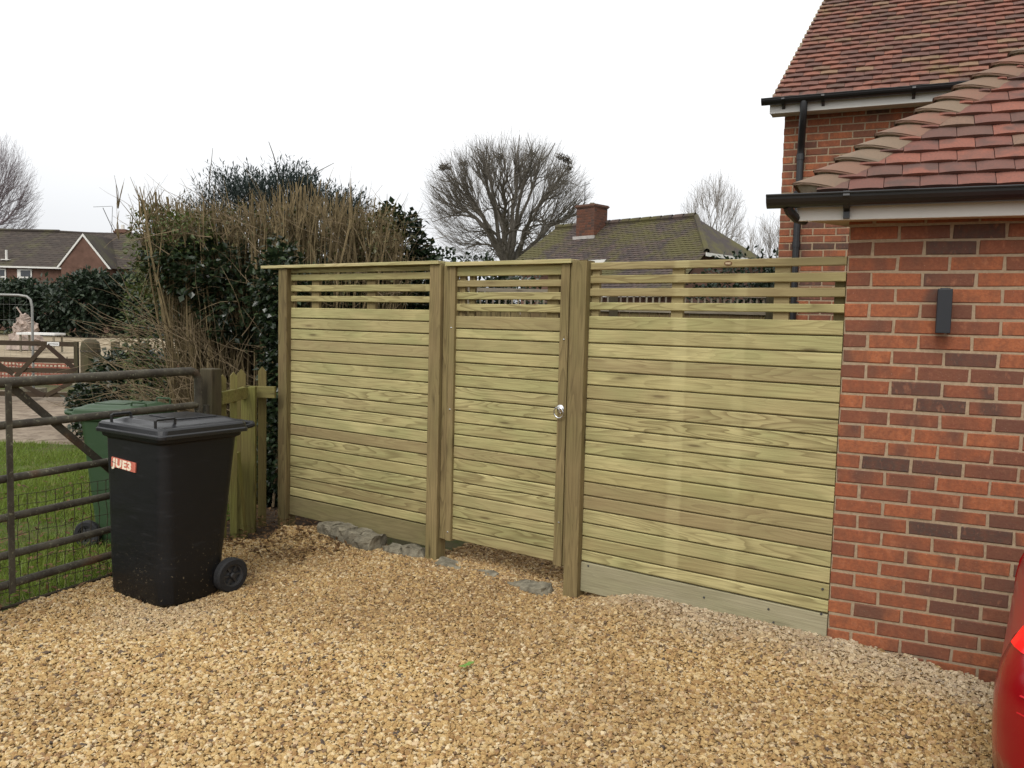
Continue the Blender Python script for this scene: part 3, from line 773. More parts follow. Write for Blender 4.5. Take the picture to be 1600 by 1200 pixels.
# ---- house
t = thing('house', 'tall red brick house with steep clay tile roof behind the garage', 'building', HC, WA)
skew_wall(t, (0, 0, 0), 0, 5.0, .0, 52, 0)
skew_wall(t, (.186 * 5, .983 * 5, 0), MANG + math.pi, 4.92, .0, 52, 1)
b = MB(); b.box(-.125, 5.0, -.225, -.20, 3.855, 3.945); b.build('fascia', M['white'], t, .003)
b = MB(); b.box(-.123, 5.0, -.199, .0, 3.868, 3.88); b.build('soffit', M['white'], t)
b = MB(); gutter(b, -.20, 5.0, -.285, 3.985, .056)
b.prism([(-.20, -.285 + .054 * math.cos(math.pi + a * math.pi / 10), 3.985 + .054 * math.sin(math.pi + a * math.pi / 10)) for a in range(11)], (.004, 0, 0))
gt = b.build('gutter', M['black_pvc'], t)
for xx in (.0, .38, 1.2, 2.0):
    b = MB(); b.prism([(xx, -.226, 3.89), (xx, -.226, 3.93), (xx, -.342, 3.99), (xx, -.346, 3.965), (xx, -.29, 3.915)], (.03, 0, 0)); b.build('bracket', M['black_pvc'], gt)
b = MB()
b.tube([(.215, -.285, 3.95), (.215, -.285, 3.84), (.205, -.22, 3.70), (.19, -.10, 3.56), (.185, -.062, 3.48), (.185, -.062, 3.40)], .036, 10)
b.tube([(.185, -.062, 3.44), (.185, -.062, .0)], .036, 10)
for zz in (3.40, 1.6, 2.5): b.tube([(.185, -.062, zz), (.185, -.062, zz + .06)], .042, 10)
dp_ = b.build('downpipe', M['black_pvc'], t, smooth=True)
for zz in (3.05, 1.9, .8):
    b = MB(); b.box(.135, .235, -.07, -.0, zz, zz + .03); b.build('pipe_clip', M['black_pvc'], dp_)
HP = R(42.5)
b = MB(); tiles(b, lambda d: -.09 + .186 / .983 * d * math.cos(HP), lambda d: 5.0, -.30, 3.968, HP, 46, .1, .168, .022, .15, .005, .006, .042)
rf = b.build('roof', M['house_tile'], t)
b = MB(); rr = 4.62 * math.cos(HP); rz_ = 4.62 * math.sin(HP)
vx = .186 / .983
b.add([(-.085, -.30, 3.955), (5, -.30, 3.955), (5, -.3 + rr, 3.955 + rz_), (-.085 + vx * rr, -.3 + rr, 3.955 + rz_), (5, -.3 + rr * 2, 3.955), (-.085 + vx * rr * 2, -.3 + rr * 2, 3.955)], [(0, 1, 2, 3), (3, 2, 4, 5)])
b.build('roof_deck', M['house_tile'], rf)
b = MB(); b.add([(.03, -.0, 3.88), (.03 + vx * rr, -.3 + rr, 3.93 + rz_), (.03 + vx * rr * 2, -.3 + rr * 2, 3.88)], [(0, 1, 2)]); b.build('gable', M['brick_far'], t)
b = MB()
for q in range(46):
    d = q * .1; b.rnd(); y = -.30 + d * math.cos(HP); z = 3.968 + d * math.sin(HP); x = -.09 + vx * (y + .3)
    b.box(x - .004, x + .03, y, y + .075, z - .03, z + .004 + .06)
b.build('verge_mortar', M['render_mortar'], rf)

# ------------------------------------------------------------------ wheelie bins
def rr_(x0, x1, y0, y1, r, z, n=5):
    q = []
    for cx, cy, a0 in ((x1 - r, y1 - r, 0), (x0 + r, y1 - r, 90), (x0 + r, y0 + r, 180), (x1 - r, y0 + r, 270)):
        for k in range(n + 1):
            a = R(a0 + 90 * k / n); q.append((cx + r * math.cos(a), cy + r * math.sin(a), z))
    return q
def make_bin(label, mb, ml, loc, rz, sticker):
    t = thing('wheelie_bin', label, 'wheelie bin', loc, rz, 'wheeled rubbish bins by the field gate'); t.scale = (1.09, 1.09, 1.025)
    b = MB()
    b.loft([rr_(.05, .40, .045, .53, .085, .0), rr_(.036, .41, .032, .545, .085, .02), rr_(.034, .425, .032, .55, .08, .18), rr_(.034, .47, .034, .553, .07, .55), rr_(.034, .51, .037, .557, .055, .90), rr_(.034, .515, .037, .557, .055, .905),
            rr_(.018, .53, .02, .574, .05, .915), rr_(.014, .535, .016, .578, .05, .945)])
    b.build('body', mb, t, .004, True)
    b = MB()
    b.loft([rr_(.0, .555, .0, .594, .035, .938), rr_(.0, .555, .0, .594, .035, .957), rr_(.006, .552, .006, .588, .035, .963), rr_(.010, .55, .010, .584, .04, .985), rr_(.018, .545, .018, .576, .045, .996),
            rr_(.055, .53, .06, .534, .05, 1.001), rr_(.085, .50, .10, .494, .05, 1.016), rr_(.10, .49, .115, .479, .05, 1.018)])
    lid = b.build('lid', ml, t, .003, False)
    for yy in (.085, .47):
        b = MB(); b.tube([(.03, yy, .99), (.03, yy, 1.034), (.036, yy, 1.04), (.135, yy, 1.042), (.142, yy, 1.036), (.142, yy, .995)], .0075, 8, True); b.build('lid_handle', M['black_pvc'] if ml != M['greenbin'] else ml, lid)
    b = MB(); b.box(.22, .46, .16, .43, 1.0185, 1.024); b.build('lid_panel', ml, lid, .004)
    b = MB(); b.tube([(.52, .03, .955), (.60, .035, .965), (.628, .07, .968), (.628, .52, .968), (.60, .56, .965), (.52, .564, .955)], .015, 8, True)
    for yy in (.12, .3, .47): b.box(.535, .62, yy - .012, yy + .012, .93, .965)
    b.build('grab_handle', mb, t)
    b = MB(); b.prism([(.50, .06, .92), (.50, .535, .92), (.60, .52, .945), (.60, .075, .945)], (0, 0, .012)); b.build('hinge_shelf', mb, t)
    b = MB(); b.tube([(.435, .0, .10), (.435, .594, .10)], .011, 8, True); b.build('axle', M['rim'], t)
    for yy, sg in ((.018, -1), (.576, 1)):
        Mx = Matrix.Translation((.435, yy, .10)) @ Matrix.Rotation(R(90) * -sg, 4, 'X')
        w = bpy.data.objects.new('wheel', None); C.objects.link(w); w.parent = t
        b = MB(); b.revolve([(.064, -.026), (.092, -.026), (.1, -.018), (.1, .018), (.092, .026), (.066, .026), (.062, .018), (.062, -.02)], 28, Mx); b.build('tyre', M['rubber'], w, smooth=False)
        b = MB(); b.revolve([(0, .006), (.02, .01), (.026, .004), (.052, .004), (.056, .018), (.064, .02), (.064, -.02), (0, -.02)], 24, Mx)
        for k in range(6):
            Mk = Mx @ Matrix.Rotation(k * math.pi / 3, 4, 'Z'); b.box(.022, .055, -.006, .006, .003, .015, Mk)
        b.revolve([(0, .004), (.016, .004), (.016, .024), (.012, .028), (0, .028)], 12, Mx)
        b.build('rim', M['rim'], w)
    if sticker:
        # printed strip on the front face, by the near corner, tilted
        Mx = Matrix.Translation((.0335, .365, .765)) @ Matrix.Rotation(R(-90), 4, 'Z') @ Matrix.Rotation(R(-1.5), 4, 'X') @ Matrix.Rotation(R(3), 4, 'Y')
        b = MB(); b.box(-.108, .108, -.006, .02, -.027, .027, Mx)
        sk = b.build('sticker', plain('sticker_red', (.46, .13, .09), .5, .3, var=.2, scale=30), t)
        for txt, sz, x, z in (('JUE3', .064, -.092, -.0225),):
            cu = bpy.data.curves.new('txt', 'FONT'); cu.body = txt; cu.size = sz; cu.extrude = .0006; cu.offset = .0026; cu.space_character = 1.12
            to = bpy.data.objects.new('txt', cu); C.objects.link(to)
            bpy.context.view_layer.update()
            me = bpy.data.meshes.new_from_object(to.evaluated_get(bpy.context.evaluated_depsgraph_get()))
            bpy.data.objects.remove(to)
            me.name = 'lettering'; me.transform(Mx @ Matrix.Translation((x, -.0066, z)) @ Matrix.Rotation(R(90), 4, 'X') @ Matrix.Scale(1.22, 4, (1, 0, 0)))
            lo = bpy.data.objects.new('lettering', me); C.objects.link(lo); lo.parent = sk; me.materials.clear(); me.materials.append(plain('sticker_cream', (.72, .62, .48), .5, .3, var=.2, scale=40))
        b = MB(); b.prism([(-.10, -.0075, .004), (-.055, -.0075, -.004), (-.10, -.0075, -.001)], (0, .001, 0))
        b.v = [tuple(Mx @ Vector(p)) for p in b.v]; b.build('tear', M['ink'], sk)
    return t
make_bin('black wheelie bin standing on the gravel with a red and cream sticker', M['blackbin'], M['blacklid'], (-1.900, 4.475, -.005), math.atan2(.839, .545), True)
make_bin('green wheelie bin standing on the grass behind the metal gate', M['greenbin'], M['greenbin'], (-2.54, 6.32, -.03), R(176), False).scale = (.94, .94, 1.0)

# ------------------------------------------------------------------ metal field gate (left)
t = thing('field_gate', 'weathered tubular metal field gate with lower wire netting, behind the black bin', 'gate', GO, math.atan2(.9085, .4178))
GL = -2.6
b = MB()
for z, r in ((1.255, .028), (1.026, .023), (.737, .022), (.522, .022), (.312, .022), (.145, .023)):
    if z > 1.2: pts = [(GL, 0, z), (-1.2, 0, z + .006), (0, 0, z), (1.0, 0, z + .006), (1.36, 0, z + .006), (1.40, 0, z - .01), (1.425, 0, z - .05), (1.428, 0, .8), (1.428, 0, .12)]
    else: pts = [(GL, 0, z), (-.9, 0, z + U(-.01, .01)), (.4, 0, z + U(-.008, .004)), (1.42, 0, z)]
    b.tube(pts, r, 10)
b.build('rails', M['steel'], t, smooth=True)
for xx in (.053, -1.5):
    b = MB(); b.box(xx - .017, xx + .017, -.034, -.026, .10, 1.25); b.build('upright', M['steel'], t)
for (xa, za, xb, zb) in ((.10, 1.24, 1.14, .312), (-1.4, 1.24, -.36, .312)):
    b = MB(); d = Vector((xb - xa, 0, zb - za)).normalized(); pn = Vector((-d.z, 0, d.x)) * .022
    b.prism([(xa + pn.x, .027, za + pn.z), (xb + pn.x, .027, zb + pn.z), (xb - pn.x, .027, zb - pn.z), (xa - pn.x, .027, za - pn.z)], (0, .008, 0)); b.build('brace', M['steel'], t)
b = MB(); b.tube([(GL, .02, .03), (0, .02, .012), (1.4, .02, .015)], .010, 6)
x = GL
while x < 1.4:
    ph = U(0, 6)
    b.tube([(x + .006 * math.sin(ph + k), .031 + .004 * math.sin(2.3 * k + ph), .01 + k * .061) for k in range(11)], .0022, 4); x += .057
for zz in (.09, .235, .40, .56, .62):
    b.tube([(GL + k * .1, .031, zz + .006 * math.sin(k * 1.7 + zz * 9)) for k in range(41)], .002, 4)
b.build('wire_netting', M['wire'], t)
t2 = tag(placed(MB().build('x', None), (0, 0, 0), 0), 'x', 'x'); bpy.data.objects.remove(t2)
p = GO + GX * 1.54
t = thing('gate_post', 'rough dark timber post at the closing end of the metal gate', 'gate post', p, math.atan2(.9085, .4178))
b = MB(); b.rnd(); b.box(-.05, .05, -.055, .055, -.1, 1.272); b.build('shaft', M['old_post'], t, .008)
b = MB(); b.box(-.07, -.05, -.035, .035, .95, 1.02); b.build('catch', M['steel'], t)

# picket stub beside the hedge
t = thing('picket_fence', 'short mossy picket fence stub with pointed pales beside the hedge', 'fence', (-2.03, 6.35, 0), 0)
def pale(x, y, w, top, rz, lean=0):
    b = MB(); b.rnd()
    Mx = Matrix.Translation((x + 2.03, y - 6.35, 0)) @ Matrix.Rotation(rz, 4, 'Z') @ Matrix.Rotation(lean, 4, 'Y')
    h = w * .62
    b.prism([tuple(Mx @ Vector(q)) for q in ((-w / 2, -.01, -.05), (w / 2, -.01, -.05), (w / 2, -.01, top - h), (0, -.01, top), (-w / 2, -.01, top - h))], tuple((Mx.to_3x3() @ Vector((0, .02, 0)))))
    b.build('pale', M['picket'], t, .002)
pale(-2.083, 5.97, .05, 1.222, R(25)); pale(-2.055, 6.12, .05, 1.232, R(25)); pale(-2.075, 6.36, .066, 1.240, R(12)); pale(-1.975, 6.56, .064, 1.250, R(8))
b = MB(); b.rnd(); b.box(-.052, .052, -.045, .045, -.05, 1.105, Matrix.Translation((.01, .02, 0)) @ Matrix.Rotation(R(10), 4, 'Z')); b.build('post', M['picket'], t, .004)
b = MB(); b.rnd(); b.box(-.05, .045, -.04, .04, -.05, .62, Matrix.Translation((.0, -.16, 0)) @ Matrix.Rotation(R(-5), 4, 'Y')); b.build('post', M['picket'], t, .004)
for (xa, ya, xb, yb, z) in ((-2.06, 5.86, -2.03, 6.39, 1.06), (-2.13, 6.49, -1.845, 6.47, 1.055)):
    d = Vector((xb - xa, yb - ya, 0)); an = math.atan2(d.y, d.x)
    b = MB(); b.rnd(); b.box(0, d.length, -.018, .018, z - .045, z + .045, Matrix.Translation((xa + 2.03, ya - 6.35, 0)) @ Matrix.Rotation(an, 4, 'Z')); b.build('rail', M['picket_rail'], t, .003)

# ------------------------------------------------------------------ plants
def blobs_leaves(b, blobs, n, L, W, droop=.2, shell=.55, up=.4):
    """leaves through several ellipsoids, denser towards their skins"""
    wts = [q[3] * q[4] + q[4] * q[5] + q[3] * q[5] for q in blobs]; tot = sum(wts)
    for q, w in zip(blobs, wts):
        c = Vector(q[:3]); r = Vector(q[3:6])
        for k in range(int(n * w / tot)):
            d = Vector((random.gauss(0, 1), random.gauss(0, 1), random.gauss(0, 1))).normalized()
            nn = mnoise.noise(d * 2.3 + c) * .28
            rad = (shell + (1 - shell) * random.random() ** .6) * (1 + nn)
            if mnoise.noise(d * 5 + c * 1.7) < -.22 and rad > .75: continue
            p = c + Vector((d.x * r.x, d.y * r.y, d.z * r.z)) * rad
            if p.z < -.02: continue
            t_ = .5 + .5 * mnoise.noise(p * 1.6 / max(.6, r.x * .6))
            b.col = (max(0, min(1, t_ * .7 + U(0, .3))), random.random(), random.random(), 1)
            di = (d * U(.3, 1) + Vector((U(-1, 1), U(-1, 1), U(-1, 1))) * .8 + Vector((0, 0, -droop)))
            b.leaf(p, di, Vector((U(-.5, .5), U(-.5, .5), 1)) + d * up, L * U(.6, 1.3), W * U(.6, 1.3))
def wand(b, p, d, L, r, bend=.15, n=5, seg=6):
    pts = [Vector(p)]; d = Vector(d).normalized(); rad = [r]
    k_ = Vector((U(-1, 1), U(-1, 1), U(-.6, .6))) * bend / seg
    for k in range(seg):
        d = (d + k_ + Vector((U(-1, 1), U(-1, 1), U(-1, 1))) * bend * .35).normalized()
        pts.append(pts[-1] + d * L / seg); rad.append(r * (1 - .75 * (k + 1) / seg))
    b.tube(pts, rad, n)
    return pts
def shrub(name, label, cat, loc, blobs, n, L, W, mat, group=None, stems=8, smat='bark', sr=.03, **kw):
    t = thing(name, label, cat, loc, 0, group)
    b = MB(); blobs_leaves(b, blobs, n, L, W, **kw); b.build('foliage', M[mat], t)
    b = MB()
    for k in range(stems):
        q = random.choice(blobs); b.rnd()
        tgt = Vector(q[:3]) + Vector((U(-1, 1) * q[3], U(-1, 1) * q[4], U(-.2, .9) * q[5])) * .7
        base = Vector((U(-.3, .3) * max(x[3] for x in blobs), U(-.2, .2), 0))
        mid = base.lerp(tgt, .5) + Vector((U(-.1, .1), U(-.1, .1), .15 * tgt.z))
        b.tube([base, mid, tgt], [sr, sr * .7, sr * .3], 5)
    b.build('stems', M[smat], t)
    return t

# cut hazel hedge
t = thing('hedge', 'tall cut hedge of bare brown upright stems with ivy, left of the fence', 'hedge', (-2.5, 8.3, 0), 0)
b = MB()
tops = lambda x: 2.78 + .10 * math.sin(x * 3.1) - .35 * sm(-1.2, -1.5, x) - .35 * sm(1.2, 1.5, x)
for k in range(620):
    x = U(-1.08, 1.5); y = U(-.55, .75); b.rnd()
    bx = x * .72 + U(-.12, .12) + (.12 if x > 0 else 0)
    top = tops(x) * U(.88, 1.02)
    r = U(.004, .011) if random.random() < .88 else U(.013, .022)
    L_ = Vector((x - bx, U(-.15, .15), top))
    pts = [Vector((bx, y, 0))]
    for q in range(1, 6):
        u = q / 5; pts.append(Vector((bx + L_.x * u ** 1.3, y + L_.y * u, top * u)) + Vector((U(-.05, .05), U(-.05, .05), 0)))
    b.tube(pts, [r * (1 - .10 * q) for q in range(6)], 5, True)
    if random.random() < .75 and x > -.85:
        for q in range(random.randint(1, 3)):
            p = pts[random.randint(3, 5)]; wand(b, p - Vector((0, 0, U(0, .4))), (U(-.35, .35), U(-.4, .3), 1), U(.12, .34), r * .55, .2, 4, 3)
for k in range(260):        # thick pollarded heads near the cut line
    x = U(-1.2, 1.4); y = U(-.5, .6); z = tops(x) - U(.2, .6); b.rnd()
    for q in range(4): wand(b, (x, y, z), (U(-.5, .5), U(-.4, .4), 1), U(.15, .38), U(.003, .009), .35, 4, 4)
b.build('stems', M['stem'], t)
b = MB()
for k in range(470):        # loose side twigs
    x = U(-1.3, -.1) if random.random() < .75 else U(-.2, 1.4); z = U(.15, 1.55); b.rnd()
    lf = -1 if x < -.5 else U(-1, 1)
    wand(b, (x * .85, U(-.75, -.2), z), (lf * U(.1, 1.0), U(-.7, .1), U(-.1, .75)), U(.3, .85), U(.0025, .006), .5, 4, 6)
for k in range(34):         # long arching twigs at the low left side
    b.rnd(); wand(b, (U(-.9, -.3), U(-.8, -.3), U(.3, 1.1)), (U(-1, .3), U(-.6, 0), U(.2, .6)), U(.6, 1.1), U(.004, .007), .75, 4, 8)
for k in range(520):        # fine crossing twigs through the upper canes
    b.rnd(); x = U(-1.05, 1.45); wand(b, (x, U(-.7, .3), U(1.7, 2.6)), (U(-1, 1), U(-.5, .3), U(-.2, .9)), U(.2, .6), U(.002, .005), .6, 3, 5)
b.build('twigs', M['twig'], t)
b = MB()
blobs_leaves(b, [(-.45, -.35, 2.08, .5, .4, .28), (-.1, -.35, 1.75, .42, .35, .4), (.62, -.2, 1.45, .45, .4, .75), (.5, -.3, .75, .38, .35, .8), (-.98, .1, 2.2, .22, .3, .3)], 12500, .065, .055)
b.build('ivy', M['ivy'], t)
b = MB()
blobs_leaves(b, [(-1.0, -.1, 2.25, .28, .35, .5), (-.6, -.42, 2.36, .34, .22, .26), (-1.18, .2, 1.3, .3, .4, .9), (.1, .5, 2.1, 1.3, .3, .5)], 8500, .05, .03)
b.build('leaves', M['green_leaf'], t)
b = MB(); blobs_leaves(b, [(x, U(-.4, .1), z_, .34, .3, .3) for x in (-.9, -.5, -.1, .35, .8, 1.2) for z_ in (2.45, 2.0)], 5600, .05, .028, shell=.2)
b.build('young_leaves', M['hedge_brown'], t)
# dark undergrowth in the core of the hedge
b = MB(); blobs_leaves(b, [(0, .45, 1.2, 1.15, .35, 1.25), (.9, .5, 1.3, .6, .35, 1.2)], 9000, .09, .08, shell=.2)
b.build('inner_foliage', M['ivy'], t)

shrub('ivy_column', 'dark ivy clad stump filling the gap between the picket stub and the fence post', 'ivy', (-2.02, 7.25, 0),
      [(0, 0, .5, .2, .25, .55), (.02, 0, 1.2, .2, .25, .6), (-.02, .05, 1.85, .24, .25, .5), (-.15, .15, .25, .35, .3, .3)], 7000, .06, .05, 'ivy', None, 14, 'twig', .012, shell=.3)
shrub('ivy_clump', 'dark leafy ivy clump leaning over the right end of the hedge', 'ivy', (-1.15, 8.9, 0),
      [(-.05, 0, 2.35, .28, .3, .42), (.1, 0, 1.9, .35, .35, .5), (-.2, 0, 2.6, .14, .2, .25)], 4200, .075, .065, 'ivy', None, 26, 'stem', .012)
shrub('laurel_shrub', 'dark evergreen shrub behind the top of the left panel, under the large bare tree', 'shrub', (-.75, 10.6, 0),
      [(-.3, 0, 2.2, .38, .4, .4), (.2, 0, 2.05, .5, .4, .42), (.75, .1, 1.95, .5, .4, .42), (-.6, 0, 1.9, .5, .4, .55), (.1, 0, 1.3, 1.2, .4, .8)], 9000, .08, .05, 'ivy', None, 30, 'stem', .012)
# straggling twig ends on the ivy clump
t = bpy.data.objects.get('ivy_clump'); b = MB()
for k in range(26):
    b.rnd(); wand(b, (U(-.3, .2), U(-.1, .1), U(2.2, 2.7)), (U(-.4, .9), U(-.3, .3), U(.2, .9)), U(.25, .5), .005, .4, 4, 5)
b.build('twigs', M['stem'], t)

t = thing('conifer', 'dark blue green conifer showing above the top of the cut hedge', 'tree', (-3.6, 13, 0), 0)
b = MB()
for k in range(1900):
    x = U(-1.25, 1.15); zt = 3.62 - .30 * abs(x + .05) ** 2.2 + .10 * math.sin(x * 7); z = zt - abs(random.gauss(0, .45)); y = U(-.7, .7)
    p = Vector((x, y, max(.6, z))); d = Vector((x * .5 + U(-.4, .4), U(-.6, .3), U(.15, .95))).normalized()
    for q in range(9):
        b.rnd(); pp = p + d * (.045 * q); dd = d + Vector((U(-1, 1), U(-1, 1), U(-.7, .6)))
        b.leaf(pp, dd, Vector((0, 0, 1)), U(.06, .12), U(.012, .024))
    b.rnd(); b.leaf(p, d, Vector((0, 0, 1)), U(.2, .34), .014)
b.build('crown', M['conifer'], t)
b = MB(); b.tube([(0, 0, 0), (.05, 0, 1.8), (0, 0, 3.5)], [.12, .09, .01], 8)
for k in range(40): b.rnd(); z = U(1, 3.6); wand(b, (0, 0, z), (U(-1, 1), U(-1, 1), .5), U(.5, 1.1), .018, .2, 4, 4)
b.tube([(-1.15, 0, 3.2), (-1.13, 0, 3.75), (-1.08, 0, 4.2)], [.012, .009, .003], 4); b.build('trunk', M['bark'], t)

b0 = [(0, 0, .62, .62, .55, .5), (-.45, 0, .35, .4, .45, .4), (.45, 0, .5, .35, .4, .4), (.05, 0, .95, .38, .4, .28)]
shrub('ivy_bush', 'rounded dark ivy bush behind the metal gate, beside the old timber post', 'bush', (-4.98, 10.9, 0), b0, 9000, .075, .065, 'ivy', None, 16, 'twig', .008)
shrub('bramble', 'brown tangle of dead brush at the foot of the hedge beyond the bush', 'bush', (-4.15, 11.6, 0), [(0, 0, .5, .6, .4, .45), (.4, 0, .9, .5, .4, .5)], 1800, .05, .02, 'dead_leaf', None, 160, 'twig', .006)
for k, (x, y, blobs, m_, l) in enumerate([
    (-31.0, 55, [(0, 0, 1.9, 3.0, 1.8, 1.9), (-1.5, 0, 2.6, 1.8, 1.5, 1.1)], 'hedge_leaf', 'dark blue green shrub in front of the white framed windows'),
    (-27.6, 54, [(0, 0, 2.2, 2.4, 1.8, 2.2), (.6, 0, 3.3, 1.6, 1.4, 1.0)], 'hedge_leaf', 'tallest dark shrub, below the gable of the far house'),
    (-24.6, 55, [(0, 0, 2.1, 2.4, 1.8, 2.1), (-.6, 0, 3.2, 1.6, 1.4, 1.1)], 'hedge_leaf', 'dark shrub right of the far house gable, beside the cut hedge'),
    (-21.4, 54, [(0, 0, 2.0, 2.6, 1.8, 2.2), (.4, 0, 3.0, 1.8, 1.4, 1.2)], 'hedge_leaf', 'dark shrub mostly hidden behind the cut hedge twigs'),
    (-36.5, 56, [(0, 0, 1.9, 3.2, 1.8, 2.0), (0, 0, 3.0, 1.6, 1.4, .8)], 'hedge_leaf', 'dark shrub at the left edge behind the temporary fence frame')]):
    shrub('evergreen_shrub', l, 'shrub', (x, y, -.05), blobs, 5200, .36, .22, m_, 'dark shrubs in front of the far house', 10, 'bark', .06, shell=.35)
shrub('yellow_hedge', 'yellow green clipped hedge top under the far house windows', 'hedge', (-35.5, 58, 0), [(0, 0, 2.2, 4.0, .9, 1.55)], 5000, .22, .13, 'yellow_leaf', None, 10, 'bark', .05)
shrub('laurel_hedge', 'dark speckled hedge seen through the slats of the right panel', 'hedge', (5.1, 14.2, 0), [(-1.3, 0, 1.75, 1.0, .6, 1.2), (-.3, 0, 1.75, 1.2, .6, 1.2), (.8, 0, 1.7, 1.3, .6, 1.2), (1.9, 0, 1.4, 1.0, .6, 1.2)], 17000, .10, .06, 'hedge_leaf', None, 70, 'twig', .012)

# bare trees
def bez(a, b_, c, n): return [a * (1 - u) ** 2 + b_ * 2 * u * (1 - u) + c * u * u for u in [k / n for k in range(n + 1)]]
def bare_tree(name, label, loc, H, Wd, base, mat, limbs, lv, tr, group, nests=0, zc=.62, spread=1., rise=.35, lr=(.16, .36), twr=.012, sd_=1):
    rs = random.Random(sd_)
    t = thing(name, label, 'tree', loc, 0, group)
    tk, tw = MB(), MB()
    cz = H * zc; rz = H - cz; rb = cz - base
    def dome(d, f):   # a point inside the crown
        return Vector((d.x * Wd / 2, d.y * Wd / 2, cz + d.z * (rz if d.z > 0 else rb))) if f == 1 else Vector((d.x * Wd / 2 * f, d.y * Wd / 2 * f, cz + d.z * (rz if d.z > 0 else rb) * f))
    tk.tube([(0, 0, -.1), (.02 * H * .3, 0, base * .6), (0, 0, base)], [tr * 1.25, tr, tr * .9], 10)
    nl = []
    for k in range(limbs):
        a = k * 2.399 + rs.uniform(-.3, .3); el = math.asin(min(.99, .03 + .97 * ((k + .5) / limbs)))
        if k % 3 == 0: el = rs.uniform(-.25, .3)
        d = Vector((math.cos(a) * math.cos(el), math.sin(a) * math.cos(el), math.sin(el)))
        e_ = dome(d, rs.uniform(.8, .98)); s_ = Vector((rs.uniform(-.3, .3) * tr, rs.uniform(-.3, .3) * tr, base * rs.uniform(.75, 1.05)))
        mid = s_ + Vector(((e_.x - s_.x) * .35, (e_.y - s_.y) * .35, (e_.z - s_.z) * .62 + .05 * H))
        pts = bez(s_, mid, e_, 8); jit = .012 * H
        pts = [p + Vector((rs.uniform(-jit, jit), rs.uniform(-jit, jit), rs.uniform(-jit, jit))) * (0 if i == 0 else 1) for i, p in enumerate(pts)]
        r0 = tr * rs.uniform(*lr)
        rad = [r0 * (1 - .86 * i / 8) for i in range(9)]
        tk.rnd(); tk.tube(pts, rad, 7)
        nl.append((pts, rad))
    nodes = []
    for pts, rad in nl:
        for i in range(1, len(pts) - 1): nodes += [(pts[i], rad[i], pts[i + 1] - pts[i]), (pts[i].lerp(pts[i + 1], .5), rad[i], pts[i + 1] - pts[i])]
    for li, (cnt, lo, hi, maxd, seg, nside, rf_) in enumerate(lv):
        kd = KDTree(len(nodes))
        for i, q in enumerate(nodes): kd.insert(q[0], i)
        kd.balance(); new = []
        for k in range(cnt):
            d = Vector((rs.gauss(0, 1), rs.gauss(0, 1), rs.gauss(0, 1))).normalized()
            f = lo + (hi - lo) * rs.random() ** .7
            tgt = Vector((d.x * Wd / 2 * f, d.y * Wd / 2 * f, cz + d.z * (rz if d.z > 0 else rb) * f))
            if tgt.z < base * .8: continue
            back = tgt.lerp(Vector((0, 0, base)), rs.uniform(.12, .3))      # join behind the tip, so twigs run outwards
            cand = kd.find_n(back, 4); q = nodes[rs.choice(cand)[1]]
            p = q[0]; L_ = (tgt - p).length
            if L_ < .02 * H: continue
            if L_ > maxd * H: tgt = p + (tgt - p) * (maxd * H / L_); L_ = maxd * H
            mid = p + q[2].normalized() * L_ * .45 + Vector((rs.gauss(0, 1), rs.gauss(0, 1), rs.gauss(0, .6) + rise)) * L_ * .08
            pp = bez(p, mid.lerp(p.lerp(tgt, .5), .35), tgt, seg)
            r0 = max(twr, min(q[1] * .7, rf_ * tr)); rd = [max(twr * .6, r0 * (1 - .75 * i / seg)) for i in range(seg + 1)]
            mb_ = tk if li == 0 else tw
            mb_.rnd(); mb_.tube(pp, rd, nside)
            for i in range(1, seg + 1): new.append((pp[i], rd[i], pp[i] - pp[i - 1]))
        nodes += new
    tk.build('trunk', M[mat], t); tw.build('crown', M[mat], t)
    for k in range(nests):
        d = Vector((math.sin(k * 2.4 + .5) * .95, rs.uniform(-.5, .1), .25 + .5 * ((k * .618) % 1))); p = dome(d.normalized(), rs.uniform(.62, .84)); b = MB()
        for q in range(60):
            b.rnd(); dd = Vector((rs.gauss(0, 1), rs.gauss(0, 1), rs.gauss(0, .75))); s_ = p + dd * .13
            b.tube([s_, s_ + Vector((rs.uniform(-.22, .22), rs.uniform(-.22, .22), rs.uniform(-.12, .12)))], .03, 3)
        b.build('nest', M['bark'], t)
bare_tree('bare_tree', 'large bare rounded winter tree with rook nests above the fence', (-.6, 60, 0), 15.4, 13.0, 5.0, 'bark', 17, [(170, .45, .92, .3, 5, 5, .22), (900, .55, .97, .2, 4, 4, .1), (2300, .6, 1.0, .14, 3, 3, .04), (5200, .78, 1.0, .09, 3, 3, .02)], .5, 'bare winter trees', 8, .69, lr=(.26, .46), sd_=4, twr=.0066)
bare_tree('bare_tree', 'small pale feathery bare tree behind the mossy roof hip', (10.5, 45, 0), 10.1, 3.9, 4.5, 'bark_haze', 11, [(60, .4, .9, .3, 4, 4, .2), (300, .5, .97, .2, 3, 3, .1), (1400, .6, 1.0, .12, 3, 3, .03)], .14, 'bare winter trees', 0, .68, 1.2, 1.3, (.2, .4), twr=.0075, sd_=9)
bare_tree('bare_tree', 'bare scrubby tree between the mossy roof and the brick house', (10.6, 35, 0), 6.6, 3.6, 2.0, 'bark_haze', 10, [(50, .4, .9, .3, 4, 4, .2), (260, .5, .97, .2, 3, 3, .1), (1300, .6, 1.0, .12, 3, 3, .03)], .10, 'bare winter trees', 0, .6, 1., 1., (.2, .4), twr=.007, sd_=12)
